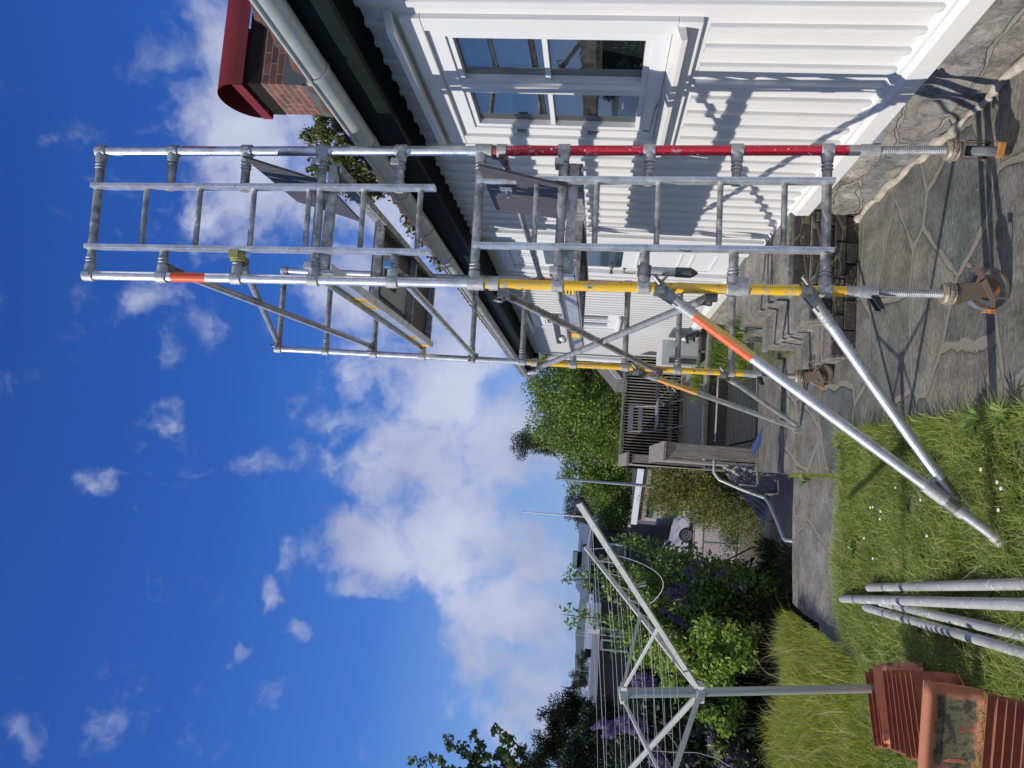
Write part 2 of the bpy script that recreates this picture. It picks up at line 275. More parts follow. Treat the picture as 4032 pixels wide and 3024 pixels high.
def stone_mat(name, scale, stretch, stones, mortar, mw, rnd=1.0, bump=.5, mortar2=None, grain=(1,1,1), mottle=None, warp=.08):
    m = bpy.data.materials.new(name); m.use_nodes = True; t = m.node_tree; b = t.nodes['Principled BSDF']; l = t.links.new; n = t.nodes.new
    b.inputs['Roughness'].default_value = .82
    co = n('ShaderNodeTexCoord'); mp = n('ShaderNodeMapping'); mp.inputs['Scale'].default_value = stretch; l(co.outputs['Object'], mp.inputs[0])
    wn = n('ShaderNodeTexNoise'); wn.inputs['Scale'].default_value = 3.5; wn.inputs['Detail'].default_value = 5; l(co.outputs['Object'], wn.inputs['Vector'])
    vm = n('ShaderNodeVectorMath'); vm.operation = 'SCALE'; vm.inputs['Scale'].default_value = warp; l(wn.outputs['Color'], vm.inputs[0])
    va = n('ShaderNodeVectorMath'); l(mp.outputs[0], va.inputs[0]); l(vm.outputs[0], va.inputs[1])
    ve = n('ShaderNodeTexVoronoi'); ve.feature = 'DISTANCE_TO_EDGE'; vc = n('ShaderNodeTexVoronoi'); vc.feature = 'F1'
    for q in (ve, vc): q.inputs['Scale'].default_value = scale; q.inputs['Randomness'].default_value = rnd; l(va.outputs[0], q.inputs['Vector'])
    rp = n('ShaderNodeValToRGB'); sx = n('ShaderNodeSeparateColor'); l(vc.outputs['Color'], sx.inputs[0]); l(sx.outputs[0], rp.inputs[0])
    e = rp.color_ramp.elements
    while len(e) < len(stones): e.new(.5)
    for i, c in enumerate(stones): e[i].position = i/(len(stones)-1); e[i].color = (*c, 1)
    gm = n('ShaderNodeMapping'); gm.inputs['Scale'].default_value = grain; l(co.outputs['Object'], gm.inputs[0])
    g = n('ShaderNodeTexNoise'); g.inputs['Scale'].default_value = 24; g.inputs['Detail'].default_value = 10; g.inputs['Roughness'].default_value = .75; l(gm.outputs[0], g.inputs['Vector'])
    gr = n('ShaderNodeMapRange'); gr.inputs['From Min'].default_value = .37; gr.inputs['From Max'].default_value = .65; gr.inputs['To Min'].default_value = .55; gr.inputs['To Max'].default_value = 1.6; l(g.outputs['Fac'], gr.inputs['Value'])
    mu = n('ShaderNodeVectorMath'); mu.operation = 'SCALE'; l(rp.outputs[0], mu.inputs[0]); l(gr.outputs[0], mu.inputs['Scale'])
    base = mu.outputs[0]
    # broad discoloured patches and small pale lichen specks
    bn = n('ShaderNodeTexNoise'); bn.inputs['Scale'].default_value = 4.2; bn.inputs['Detail'].default_value = 6; l(co.outputs['Object'], bn.inputs['Vector'])
    bm_ = n('ShaderNodeMapRange'); bm_.inputs['From Min'].default_value = .35; bm_.inputs['From Max'].default_value = .65; bm_.inputs['To Min'].default_value = .68; bm_.inputs['To Max'].default_value = 1.32; l(bn.outputs['Fac'], bm_.inputs['Value'])
    bs_ = n('ShaderNodeVectorMath'); bs_.operation = 'SCALE'; l(base, bs_.inputs[0]); l(bm_.outputs[0], bs_.inputs['Scale']); base = bs_.outputs[0]
    sn = n('ShaderNodeTexNoise'); sn.inputs['Scale'].default_value = 34; sn.inputs['Detail'].default_value = 3; l(gm.outputs[0], sn.inputs['Vector'])
    sm_ = n('ShaderNodeMapRange'); sm_.inputs['From Min'].default_value = .665; sm_.inputs['From Max'].default_value = .70; sm_.inputs['To Max'].default_value = .7; l(sn.outputs['Fac'], sm_.inputs['Value'])
    sx_ = n('ShaderNodeMix'); sx_.data_type = 'RGBA'; l(sm_.outputs[0], sx_.inputs[0]); l(base, sx_.inputs[6]); sx_.inputs[7].default_value = (.38,.37,.33,1); base = sx_.outputs[2]
    if mottle:
        w2 = n('ShaderNodeTexNoise'); w2.inputs['Scale'].default_value = 5; w2.inputs['Detail'].default_value = 7; l(co.outputs['Object'], w2.inputs['Vector'])
        wr = n('ShaderNodeMapRange'); wr.inputs['From Min'].default_value = .52; wr.inputs['From Max'].default_value = .66; l(w2.outputs['Fac'], wr.inputs['Value'])
        mm = n('ShaderNodeMix'); mm.data_type = 'RGBA'; l(wr.outputs[0], mm.inputs[0]); l(base, mm.inputs[6]); mm.inputs[7].default_value = (*mottle, 1); base = mm.outputs[2]
    jn = n('ShaderNodeTexNoise'); jn.inputs['Scale'].default_value = 2.3; jn.inputs['Detail'].default_value = 7; jn.inputs['Roughness'].default_value = .7; l(co.outputs['Object'], jn.inputs['Vector'])
    jm = n('ShaderNodeMath'); jm.operation = 'MULTIPLY_ADD'; jm.inputs[1].default_value = -mw*4.2; jm.inputs[2].default_value = mw*2.1; l(jn.outputs['Fac'], jm.inputs[0])
    ja = n('ShaderNodeMath'); l(ve.outputs['Distance'], ja.inputs[0]); l(jm.outputs[0], ja.inputs[1])
    mk = n('ShaderNodeMapRange'); mk.inputs['From Min'].default_value = mw*.7; mk.inputs['From Max'].default_value = mw*1.1; l(ja.outputs[0], mk.inputs['Value'])
    de = n('ShaderNodeMapRange'); de.inputs['From Min'].default_value = mw*1.0; de.inputs['From Max'].default_value = mw*2.4; de.inputs['To Min'].default_value = .82; de.inputs['To Max'].default_value = 1; l(ja.outputs[0], de.inputs['Value'])  # stone edges darkened beside the joints for a recessed look
    dx_ = n('ShaderNodeVectorMath'); dx_.operation = 'SCALE'; l(base, dx_.inputs[0]); l(de.outputs[0], dx_.inputs['Scale']); base = dx_.outputs[0]
    mg = n('ShaderNodeMix'); mg.data_type = 'RGBA'; l(g.outputs['Fac'], mg.inputs[0]); mg.inputs[6].default_value = (*mortar, 1); mg.inputs[7].default_value = (*(mortar2 or tuple(c*.6 for c in mortar)), 1)
    mx = n('ShaderNodeMix'); mx.data_type = 'RGBA'; l(mk.outputs[0], mx.inputs[0]); l(mg.outputs[2], mx.inputs[6]); l(base, mx.inputs[7])
    l(mx.outputs[2], b.inputs['Base Color'])
    hh = n('ShaderNodeMath'); hh.operation = 'MULTIPLY_ADD'; hh.inputs[1].default_value = .8; l(mk.outputs[0], hh.inputs[0]); l(g.outputs['Fac'], hh.inputs[2])
    bp = n('ShaderNodeBump'); bp.inputs['Strength'].default_value = bump; bp.inputs['Distance'].default_value = .012; l(hh.outputs[0], bp.inputs['Height']); l(bp.outputs[0], b.inputs['Normal'])
    return m
FLAG = stone_mat('slate flagstones', 1.55, (.8,1.15,1), [(.085,.088,.078),(.16,.158,.14),(.115,.118,.105),(.20,.185,.155),(.13,.122,.105),(.10,.105,.10)], (.27,.255,.21), .024, bump=1.0, grain=(1,2.2,1), warp=.06)
PATHS = stone_mat('path slabs', 1.2, (.9,.9,1), [(.19,.185,.17),(.15,.145,.135),(.22,.21,.19)], (.30,.26,.20), .014, bump=1.0, grain=(1,3,1), warp=.10)
PLINTH = stone_mat('rubble plinth', 1.6, (1,.55,2.4), [(.19,.20,.20),(.25,.235,.205),(.22,.215,.21),(.29,.265,.22),(.17,.18,.185)], (.34,.31,.26), .026, bump=1.6, mortar2=(.25,.22,.18), mottle=(.31,.285,.245), warp=.22)
STEPS = stone_mat('stair stone', 1.2, (1,.5,.4), [(.15,.146,.135),(.20,.19,.165),(.175,.165,.145)], (.30,.27,.22), .01, bump=1.1)
DSTONE = stone_mat('dark split stone', 2.6, (1.0,1,3.2), [(.035,.032,.028),(.065,.06,.052),(.05,.045,.04)], (.20,.17,.13), .05, bump=1.6)
def brick_mat(name):
    m = bpy.data.materials.new(name); m.use_nodes = True; t = m.node_tree; b = t.nodes['Principled BSDF']; l = t.links.new; n = t.nodes.new
    b.inputs['Roughness'].default_value = .85
    co = n('ShaderNodeTexCoord'); sp = n('ShaderNodeSeparateXYZ'); l(co.outputs['Object'], sp.inputs[0])
    ad = n('ShaderNodeMath'); l(sp.outputs[0], ad.inputs[0]); l(sp.outputs[1], ad.inputs[1])
    cb = n('ShaderNodeCombineXYZ'); l(ad.outputs[0], cb.inputs[0]); l(sp.outputs[2], cb.inputs[1])
    br = n('ShaderNodeTexBrick'); l(cb.outputs[0], br.inputs['Vector']); br.inputs['Scale'].default_value = 1; br.inputs['Brick Width'].default_value = .24; br.inputs['Row Height'].default_value = .075; br.inputs['Mortar Size'].default_value = .008; br.inputs['Mortar Smooth'].default_value = .3
    br.inputs['Color1'].default_value = (.20,.078,.056,1); br.inputs['Color2'].default_value = (.10,.047,.037,1); br.inputs['Mortar'].default_value = (.24,.19,.15,1); br.inputs['Bias'].default_value = 0
    nz = n('ShaderNodeTexNoise'); nz.inputs['Scale'].default_value = 10; nz.inputs['Detail'].default_value = 8; l(co.outputs['Object'], nz.inputs['Vector'])
    mr = n('ShaderNodeMapRange'); mr.inputs['From Min'].default_value = .3; mr.inputs['From Max'].default_value = .7; mr.inputs['To Min'].default_value = .65; mr.inputs['To Max'].default_value = 1.3; l(nz.outputs['Fac'], mr.inputs['Value'])
    mu = n('ShaderNodeVectorMath'); mu.operation = 'SCALE'; l(br.outputs['Color'], mu.inputs[0]); l(mr.outputs[0], mu.inputs['Scale']); l(mu.outputs[0], b.inputs['Base Color'])
    bp = n('ShaderNodeBump'); bp.invert = True; bp.inputs['Strength'].default_value = .7; bp.inputs['Distance'].default_value = .01; l(br.outputs['Fac'], bp.inputs['Height']); l(bp.outputs[0], b.inputs['Normal'])
    return m
BRICK = brick_mat('chimney brick')
BEECH = mat('fresh beech leaves', (.10,.17,.03), .5, island=[(.06,.11,.014),(.14,.22,.024),(.24,.33,.045),(.10,.165,.02)], transl=.3)
DKLEAF = mat('shade darkened shrub leaves', (.05,.09,.02), .6, island=[(.007,.015,.005),(.015,.032,.008),(.032,.055,.014)], transl=.25)  # darkness includes shade from trees on the left, put into the leaf colour
LIME = mat('lime green leaves', (.2,.3,.05), .5, island=[(.18,.28,.035),(.30,.42,.06),(.40,.50,.12),(.22,.33,.05)], transl=.4)
APPLE = mat('young fruit leaves', (.12,.2,.05), .5, island=[(.10,.18,.03),(.19,.30,.05),(.26,.36,.10),(.14,.23,.04)], transl=.35)
PINE = mat('pine needles', (.05,.065,.03), .8, spec=.1, island=[(.030,.042,.020),(.055,.065,.030),(.085,.075,.040)], transl=.1)
YEW = mat('dark conifer leaves', (.04,.055,.018), .9, spec=.02, island=[(.008,.014,.006),(.020,.028,.009),(.05,.062,.016)], transl=.15)
JUNI = mat('cypress sprays', (.14,.17,.04), .6, island=[(.07,.10,.02),(.18,.21,.035),(.30,.31,.08),(.13,.16,.035)], transl=.25)
OAKL = mat('olive spring leaves', (.16,.17,.04), .5, island=[(.10,.115,.03),(.17,.18,.045),(.13,.15,.035)], transl=.35)
LILAC = mat('lilac blossom', (.3,.2,.45), .6, island=[(.19,.13,.34),(.30,.22,.46),(.24,.17,.38),(.40,.33,.54)], transl=.3)
GRASS = mat('lawn blades', (.19,.27,.045), .5, island=[(.22,.31,.04),(.34,.43,.07),(.50,.54,.16),(.27,.36,.05),(.60,.55,.30)], transl=.45, col2=(.24,.30,.06), vs=2.2, w2=.7)
TALLG = mat('tall yellow green grass', (.2,.26,.03), .5, island=[(.34,.42,.035),(.50,.56,.07),(.64,.62,.20),(.40,.47,.05),(.26,.36,.05)], transl=.5, col2=(.30,.30,.09), vs=2.5, w2=.68)
SOIL = mat('soil', (.085,.095,.04), .95, 0, var=.4, vs=12, bump=.5)
# ================================================================ SETTING: ground
def slab(name, poly, z, th, m, kind=True, parent=None):
    b = MB(); b.prism([(x, y, z-th) for x, y in poly], (0, 0, th)); o = b.build(name, m, parent)
    if kind: structure(o)
    return o
slab('terrace', [(.42,1.0),(2.6,1.0),(2.6,9.15),(.10,9.15),(.09,7.8),(.10,6.12),(.36,6.1),(.39,5.2),(.37,4.3),(.42,3.6)], 0, .6, FLAG)
pb = [(-1.13,7.723,-0.1), (-1.163,7.323,-0.1), (-1.147,6.185,-0.1), (-1.176,5.802,-0.1), (-1.163,5.655,-0.1), (-0.977,6.031,-0.1), (-0.761,6.222,-0.1), (-0.164,6.352,-0.1)]
slab('path', [(.10,6.05),(.09,7.84),(-.25,7.86),(-.7,7.80)]+[(p[0],p[1]) for p in pb]+[(.0,6.1)], -.1, .35, PATHS)
slab('lower_path', [(.25,7.9),(.25,9.95),(-2.2,9.95),(-2.2,7.9)], -.42, .4, mat('slate warmed against blue light', (.27,.225,.17), .8, 0, var=.3, vs=8, bump=.5, stretch=(1,3,1)))  # warm brown put into the colour to offset the blue skylight here
kb = MB()
for i in range(7): kb.box((.22-i*.36, 9.96, -.5), (.22-i*.36-.35, 10.2, -.36+random.uniform(-.01,.01)))
structure(kb.build('kerb', mat('pale kerb stone', (.38,.34,.28), .85, 0, var=.25, bump=.4), bevel=.01))
def terr(x, y):
    z = -3.42
    if y < 11.5 and x < .2: z = -.55 - max(0, y-9.9)*1.8
    return max(z, -3.42)
# lawn ground
lx = np.linspace(-4.2, .45, 60); ly = np.linspace(.8, 7.7, 80)
def lawn_z(x, y):
    return -.03 + .018*math.sin(x*5+y*3) + .012*math.sin(y*7-x*2)
g = MB()
for i, x in enumerate(lx):
    for j, y in enumerate(ly): g.v.append((x, y, lawn_z(x, y)))
def on_path(x, y):
    # strip taken by the sunken path
    if y < 5.3: return False
    edge_near = np.interp(x, [-1.3,-1.19,-1.05,-.9,-.6,-.1,.4], [5.2,5.45,5.8,6.15,6.25,6.12,6.08])
    edge_far = 99
    return x > -1.19 and y > edge_near and y < edge_far
ny = len(ly)
for i in range(len(lx)-1):
    for j in range(ny-1):
        cx, cy = (lx[i]+lx[i+1])/2, (ly[j]+ly[j+1])/2
        if on_path(cx, cy) or (cy > 6.0 and cx > -1.15): continue
        g.face([i*ny+j, (i+1)*ny+j, (i+1)*ny+j+1, i*ny+j+1], True)
structure(g.build('lawn', SOIL))
# short lawn blades
n = 135000
P = np.stack([rng.uniform(-3.3, .44, n*2), rng.uniform(2.6, 6.35, n*2), np.zeros(n*2)], 1)
ex = .34 - .03*np.sin(P[:,1]*5) + .03*rng.normal(size=len(P))
ne = np.interp(P[:,0], [-1.5,-1.35,-1.19,-1.05,-.9,-.6,-.1,.4], [5.6,5.6,5.55,5.8,6.12,6.25,6.12,6.08]) + .03*rng.normal(size=len(P))
ok = (P[:,0] < ex) & (P[:,1] < ne); P = P[ok]
pt = np.sin(P[:,0]*9.1+np.sin(P[:,1]*4.3)*2)*np.sin(P[:,1]*7.7+np.sin(P[:,0]*5.2)*2) + .35*rng.normal(size=len(P)); P = P[pt > -.55][:n]; P[:,2] = -.03
hh = .035 + .045*(.5+.5*np.sin(P[:,0]*4.3+1)*np.sin(P[:,1]*5.1)) + .02*rng.random(len(P)) + np.where(P[:,0] > .33, .03, 0)
o = blades('grass', GRASS, P, hh, .006, lean=.95); tag(o, 'short mown lawn grass with daisies between paving and path', 'lawn grass', kind='stuff')
# daisies and leafy weeds in the lawn
dz = MB()
for c in [(0.131,3.878,0.03), (0.074,3.729,0.03), (0.046,3.696,0.03), (-0.051,3.716,0.03), (-0.122,5.314,0.03), (-0.116,5.269,0.03), (-0.137,5.136,0.03), (-0.185,5.142,0.03), (-0.231,4.453,0.03), (-0.328,5.414,0.03), (-0.04,4.543,0.03), (-0.449,4.8,0.03), (-0.442,5.245,0.03), (0.021,4.903,0.03)]:
    dz.lathe((c[0], c[1], c[2]+.02), (0,-.3,1), [(0,.002),(0,.006),(.002,.0085),(.003,.002)], 8)
tag(dz.build('daisies', mat('white petals', (.8,.78,.74), .6)), 'scattered small white daisies in the lawn', 'daisies', kind='stuff')
# tall grass bank
n = 38000
P = np.stack([rng.uniform(-4.2, -.8, n*2), rng.uniform(4.7, 7.5, n*2), np.zeros(n*2)], 1)
bound = np.interp(P[:,0], [-3.5,-1.6,-1.35,-1.20,-1.165,-1.16], [5.0,5.05,5.2,5.5,5.8,9.0])
ok = (P[:,1] > bound) & (P[:,1] < 7.55); P = P[ok][:n]; P[:,2] = -.03
dens = np.sin(P[:,0]*6)*np.sin(P[:,1]*5)
hh = .07 + .15*np.clip((-1.12-P[:,0])/.45, .15, 1)*np.clip((P[:,1]-4.9)/1.0, 0, 1)*(.6+.4*np.sin(P[:,0]*7+P[:,1]*4)) + .04*(dens > 0)
o = blades('tall_grass', TALLG, P, hh, .0055, lean=.45, ldir=(-.15,-.1,0)); tag(o, 'tall unmown yellow green grass on the bank behind the path', 'tall grass', kind='stuff')
sx = rng.uniform(-3.0, -1.2, 420); sy = rng.uniform(5.4, 7.4, 420)
o = blades('seed_stalks', mat('straw stalks', (.50,.44,.22), .7, island=[(.42,.40,.16),(.60,.54,.32)], transl=.3), np.stack([sx, sy, np.full(420,-.03)], 1), .34, .004, lean=.45, ldir=(-.1,-.15,0)); tag(o, 'pale straw coloured stalks standing in the tall grass', 'dry grass', kind='stuff')
# weeds growing along the paving edge
def weed(x, y, z, h, k, lab, wid=.018, m=APPLE):
    b = MB(); k = int(k*1.8)
    for i in range(k):
        a = random.uniform(0, 6.28); l = h*random.uniform(.6, 1.1); d = V((math.cos(a), math.sin(a), 0)); s = V((-d.y, d.x, 0))*wid/2
        p0 = V((x, y, z)); p1 = p0 + d*l*.35 + V((0,0,l*.55)); p2 = p0 + d*l*.8 + V((0,0,l*.6))
        b.poly([p0-s*.2, p0+s*.2, p1+s, p1-s]); b.poly([p1-s, p1+s, p2])
    tag(b.build('weed', m), lab, 'weed', 'weeds along the paving edge')
for (c, h, k, lab) in [((0.377,3.911,0), .16, 16, 'largest leafy weed at the paving edge near the photo corner'), ((0.386,5.438,-0), .10, 10, 'small weed at the paving edge below the long strut'), ((0.373,3.677,0), .16, 14, 'leafy weed at the paving edge at the very bottom right of the lawn'),
    ((0.3,6.065,0), .10, 10, 'weed at the corner where paving, lawn and path meet'), ((0.04,7.282,-0.1), .15, 14, 'leafy weed on the path against the terrace step'), ((0.025,9.136,-0.1), .16, 12, 'weed hanging at the far corner of the terrace step'), ((-0.439,5.693,0), .10, 18, 'broad leaved dock plants in the lawn by the path')]:
    weed(c[0], c[1], c[2], h, k, lab)
gb = []
for i in range(2600):
    y = random.uniform(3.4, 6.1); gb.append((.37+random.gauss(0,.025), y, -.01))
for i in range(700): gb.append((random.gauss(.10,.02), random.uniform(6.2,7.8), -.09))
for i in range(900):
    t = random.random(); gb.append((-1.15+1.4*t, 6.1-.2*(1-t)+random.gauss(0,.03), -.05))
o = blades('edge_grass', GRASS, np.array(gb), .10, .005, lean=.5); tag(o, 'longer grass tufts along the paving and path edges', 'grass tufts', kind='stuff')
# lower ground
b = MB(); b.poly([(-60,9.8,-3.42),(60,9.8,-3.42),(60,24.6,-3.42),(-60,24.6,-3.42)]); structure(b.build('lower_yard', mat('dark earth', (.05,.045,.04), .9, 0, var=.3)))
b = MB(); b.box((.1,9.2,-3.42),(-3.2,10.19,-.52)); structure(b.build('rock_face', ROCK))
b = MB(); b.hexa([(-3.2,10.1,-3.42),(.2,10.1,-3.42),(.2,12.3,-3.42),(-3.2,12.3,-3.42),(-3.2,10.1,-.62),(.2,10.1,-.6),(.2,10.4,-.9),(-3.2,10.4,-.9)]); structure(b.build('earth_slope', SOIL))
b = MB(); b.box((-3.2,7.5,-3.4),(-30,9.5,-.2)); b.box((-4.2,0.8,-3.4),(-30,7.5,-.06)); structure(b.build('garden_ground', SOIL))
b = MB(); b.box((-70,24.6,-4),(70,160,-2.8)); structure(b.build('driveway', mat('pink paving', (.36,.30,.27), .85, 0, var=.1, vs=3)))
b = MB(); q = [(-2.88,39.292,-2.79), (-1.441,39.188,-2.79), (-1.364,45.333,-2.79), (-3.676,43.845,-2.79)]; b.poly(q); structure(b.build('lower_lawn', mat('far lawn', (.14,.21,.03), .8, 0, var=.15)))
b = MB(); b.box((-3000,160,-7.5),(3000,2300,-7)); structure(b.build('water', mat('harbour water', (.03,.05,.07), .15)))
b = MB()
hx = np.linspace(-2600, 1200, 220)
for i in range(len(hx)-1):
    for rr, (yy, zz) in enumerate([(1500,0),(1700,.75),(1950,1.0),(2300,.5)]): pass
def hill_h(x):
    return 10 + 6*math.sin(x/310) + 3*math.sin(x/97+1) + 1.6*math.sin(x/23) + 1.2*math.sin(x/9.3) + (6 if x > -650 else 0)*min(1, (x+650)/300 if x > -650 else 0)
prof = [(1450,-7,0),(1600,-5,.45),(1800,-4,.85),(1900,-4,1.0),(2300,-7,.3)]
for x in hx: b.v += [(x, y, z0 + k*(hill_h(x)+4)) for y, z0, k in prof]
k = len(prof)
for i in range(len(hx)-1):
    for j in range(k-1): b.face([i*k+j, (i+1)*k+j, (i+1)*k+j+1, i*k+j+1])
structure(b.build('hills', mat('wooded hillside', (.03,.05,.035), .95, 0, var=.5, vs=.02, detail=8)))
# ================================================================ HOUSE
house = thing('house', 'white wooden house with ribbed cladding, dark eaves, tiled roof and red capped brick chimney', 'house')
X0 = 2.08; YA, YC, YB = 2.0, 6.72, 14.85; ZB, ZT = .40, 3.13
WY0, WY1, WZ0, WZ1 = 3.47, 4.72, 1.62, 2.84      # opening behind the casing
RIBS = [2.12+.172*i for i in range(80)]
w = MB()
w.box((X0, YA, ZB), (X0+.15, WY0, ZT)); w.box((X0, WY1, ZB), (X0+.15, YC, ZT)); w.box((X0, WY0, ZB), (X0+.15, WY1, WZ0)); w.box((X0, WY0, WZ1), (X0+.15, WY1, ZT))
def rib(mb, y, z0, z1, x, hw=.024, dep=.026, round_end=True):
    prof = [(-1,0),(-.96,.72),(-.84,.96),(-.5,1.0),(.5,1.0),(.84,.96),(.96,.72),(1,0)]
    zs = [(z0, .0),(z0+.006,.55),(z0+.018,.85),(z0+.035, 1),(z1, 1)] if round_end else [(z0,1),(z1,1)]
    base = len(mb.v)
    for z, s in zs: mb.v += [(x - dep*d*s + (.001), y + hw*a*(.55+.45*s), z) for a, d in prof]
    k = len(prof)
    for i in range(len(zs)-1):
        for j in range(k-1): mb.face([base+i*k+j+1, base+i*k+j, base+(i+1)*k+j, base+(i+1)*k+j+1], False)
for i in range(27):
    y = 2.05+.1745*i
    if y > YC-.1: break
    if 3.36 < y < 4.84:
        rib(w, y, ZB+.10, 1.47, X0); rib(w, y, 2.98, ZT, X0, round_end=False)
    else: rib(w, y, ZB+.10, ZT, X0)
w.build('wall', WHITE, house)
bb = MB(); bb.prism([(X0,YA,.345),(X0-.048,YA,.36),(X0-.052,YA,.46),(X0-.03,YA,.485),(X0-.03,YA,.50),(X0,YA,.52)], (0,YC-YA+.12,0)); bb.build('baseboard', WHITE, house)
cb = MB(); cb.box((X0-.035,YC,.52),(X0+.10,YC+.12,ZT)); cb.build('corner_board', WHITE, house, bevel=.004)
# plinth of rubble stone, bulging unevenly
pl = MB(); pys = np.linspace(YA, 6.9, 110); pzs = np.linspace(-.05, .37, 12)
for y in pys:
    for z in pzs:
        t = (z+.05)/.42; x = 2.085 - .035*(1-t) - .03*(.5+.5*math.sin(y*3.1+1)) * (1-t) + .014*math.sin(y*9+z*13) + .008*math.sin(y*23-z*31)
        pl.v.append((x, y, z))
for i in range(len(pys)-1):
    for j in range(11): pl.face([i*12+j, i*12+j+1, (i+1)*12+j+1, (i+1)*12+j], True)
pl.build('plinth', PLINTH, house)
mo = MB(); pts = []
for y in np.linspace(YA, 6.0, 60): pts.append((2.045 - .03*(.5+.5*math.sin(y*3.1+1)) + .012*math.sin(y*17), y, .004))
rad = [.026+.007*math.sin(i*1.9)+.007*math.sin(i*.55)+random.uniform(-.005,.005) for i in range(60)]
mo.path(pts, rad, 7); mo.build('mortar_fillet', mat('pale lumpy mortar', (.38,.34,.28), .9, 0, var=.25, vs=12, bump=.8), house)
# far part of the wall, set back, with finer ribs
X1 = 2.18
fw = MB(); DY0, DY1 = 7.42, 8.50; FW0, FW1, FZ0, FZ1 = 10.78, 11.95, 1.62, 2.84
fw.box((X1, YC+.1, .44), (X1+.12, DY0, ZT)); fw.box((X1, DY1, .44), (X1+.12, FW0, ZT)); fw.box((X1, FW1, .44), (X1+.12, YB, ZT)); fw.box((X1, FW0, .44), (X1+.12, FW1, FZ0)); fw.box((X1, FW0, FZ1), (X1+.12, FW1, ZT)); fw.box((X1, DY0, 2.98), (X1+.12, DY1, ZT))
y = 8.66
while y < YB-.1:
    if FW0-.13 < y < FW1+.13: rib(fw, y, .55, FZ0-.12, X1, .022, .024); rib(fw, y, FZ1+.12, ZT, X1, .022, .024, round_end=False)
    else: rib(fw, y, .55, ZT, X1, .022, .024)
    y += .152
for y in (6.95, 7.10, 7.25): rib(fw, y, .55, ZT, X1)
fw.build('wall', WHITE, house, label='set back stretch of white ribbed wall beyond the corner')
b = MB(); b.prism([(X1,DY1+.02,.40),(X1-.05,DY1+.02,.41),(X1-.05,DY1+.02,.50),(X1,DY1+.02,.54)], (0,YB-DY1,0)); b.build('baseboard', WHITE, house)
b = MB(); b.box((X1+.02,8.6,-.3),(X1+.14,YB,.42)); b.build('plinth', PLINTH, house)
b = MB(); b.box((X1-.03,YB-.1,.44),(X1+.5,YB+.02,ZT)); b.build('corner_board', WHITE, house)
b = MB(); b.box((X1+.12,YA,ZB),(8.5,YB,ZT)); b.build('inner_body', WHITE, house)
# near window
def window(parent, xw, y0, y1, z0, z1, glass, full=True):
    """y0..z1: glazed opening; casing, cornice and sill around"""
    win = MB(); f = .085
    oy0, oy1, oz0, oz1 = y0-f, y1+f, z0-f, z1+f
    xf = xw-.005
    for a, c in (((xf,oy0,oz0),(xf+.09,y0,oz1)), ((xf,y1,oz0),(xf+.09,oy1,oz1)), ((xf,y0,oz0),(xf+.09,y1,z0)), ((xf,y0,z1),(xf+.09,y1,oz1))): win.box(a, c)
    ym = (y0+y1)/2
    win.box((xf-.012,ym-.035,z0),(xf+.08,ym-.002,z1)); win.box((xf-.012,ym+.002,z0),(xf+.08,ym+.035,z1))
    w_ = win.build('window', WHITE2, parent, bevel=.003)
    s = MB(); k = .032; zm = z0+(z1-z0)*.52
    for a0, a1 in ((y0, ym-.035), (ym+.035, y1)):
        for p, q in (((xf+.012,a0,z0),(xf+.07,a0+k,z1)), ((xf+.012,a1-k,z0),(xf+.07,a1,z1)), ((xf+.012,a0+k,z0),(xf+.07,a1-k,z0+k)), ((xf+.012,a0+k,z1-k),(xf+.07,a1-k,z1)), ((xf+.02,a0+k,zm-.014),(xf+.06,a1-k,zm+.014))): s.box(p, q)
    s.build('sash', WHITE2, w_, bevel=.002)
    for a0, a1 in ((y0, ym-.035), (ym+.035, y1)):
        for c0, c1 in ((z0+k, zm-.014), (zm+.014, z1-k)):
            gm = MB(); gm.box((xf+.048,a0+k-.004,c0-.004),(xf+.056,a1-k+.004,c1+.004)); gm.build('pane', glass, w_)
    c = MB(); cw = .105; xc = xw-.028
    c.box((xc,oy0-cw,oz0-.02),(xc+.03,oy0,oz1+.0)); c.box((xc,oy1,oz0-.02),(xc+.03,oy1+cw,oz1)); c.box((xc-.002,oy0-cw,oz1+.001),(xc+.03,oy1+cw,oz1+cw))
    c.box((xc-.002,oy0-cw,oz0-.13),(xc+.03,oy1+cw,oz0-.021)); c.build('casing', WHITE, w_, bevel=.004)
    k = MB(); k.prism([(xw,oy0-cw-.03,oz1+cw+.03),(xw-.115,oy0-cw-.03,oz1+cw+.003),(xw-.12,oy0-cw-.03,oz1+cw+.04),(xw,oy0-cw-.03,oz1+cw+.075)], (0,oy1-oy0+2*cw+.06,0)); k.build('cornice', WHITE, w_, bevel=.003)
    k = MB(); k.prism([(xw,oy0-.07,oz0-.05),(xw-.095,oy0-.07,oz0-.065),(xw-.10,oy0-.07,oz0-.035),(xw,oy0-.07,oz0-.001)], (0,oy1-oy0+.14,0)); k.build('sill', WHITE, w_, bevel=.003)
    return w_
w1 = window(house, X0, 3.565, 4.60, 1.72, 2.745, GLASS)
hg = MB(); hg.tube((X0-.045,4.18,1.655),(X0-.045,4.50,1.665),.006); hg.tube((X0-.045,4.20,1.655),(X0-.05,4.12,1.64),.008); hg.tube((X0-.045,4.50,1.665),(X0-.03,4.52,1.70),.007); hg.build('window_stay', GALV, w1)
for z in (1.98, 2.42):
    h_ = MB(); h_.box((X0-.02,4.60,z),(X0-.006,4.625,z+.06)); h_.build('hinge', STEEL, w1)
window(house, X1, 10.90, 11.83, 1.74, 2.72, GLASSF)
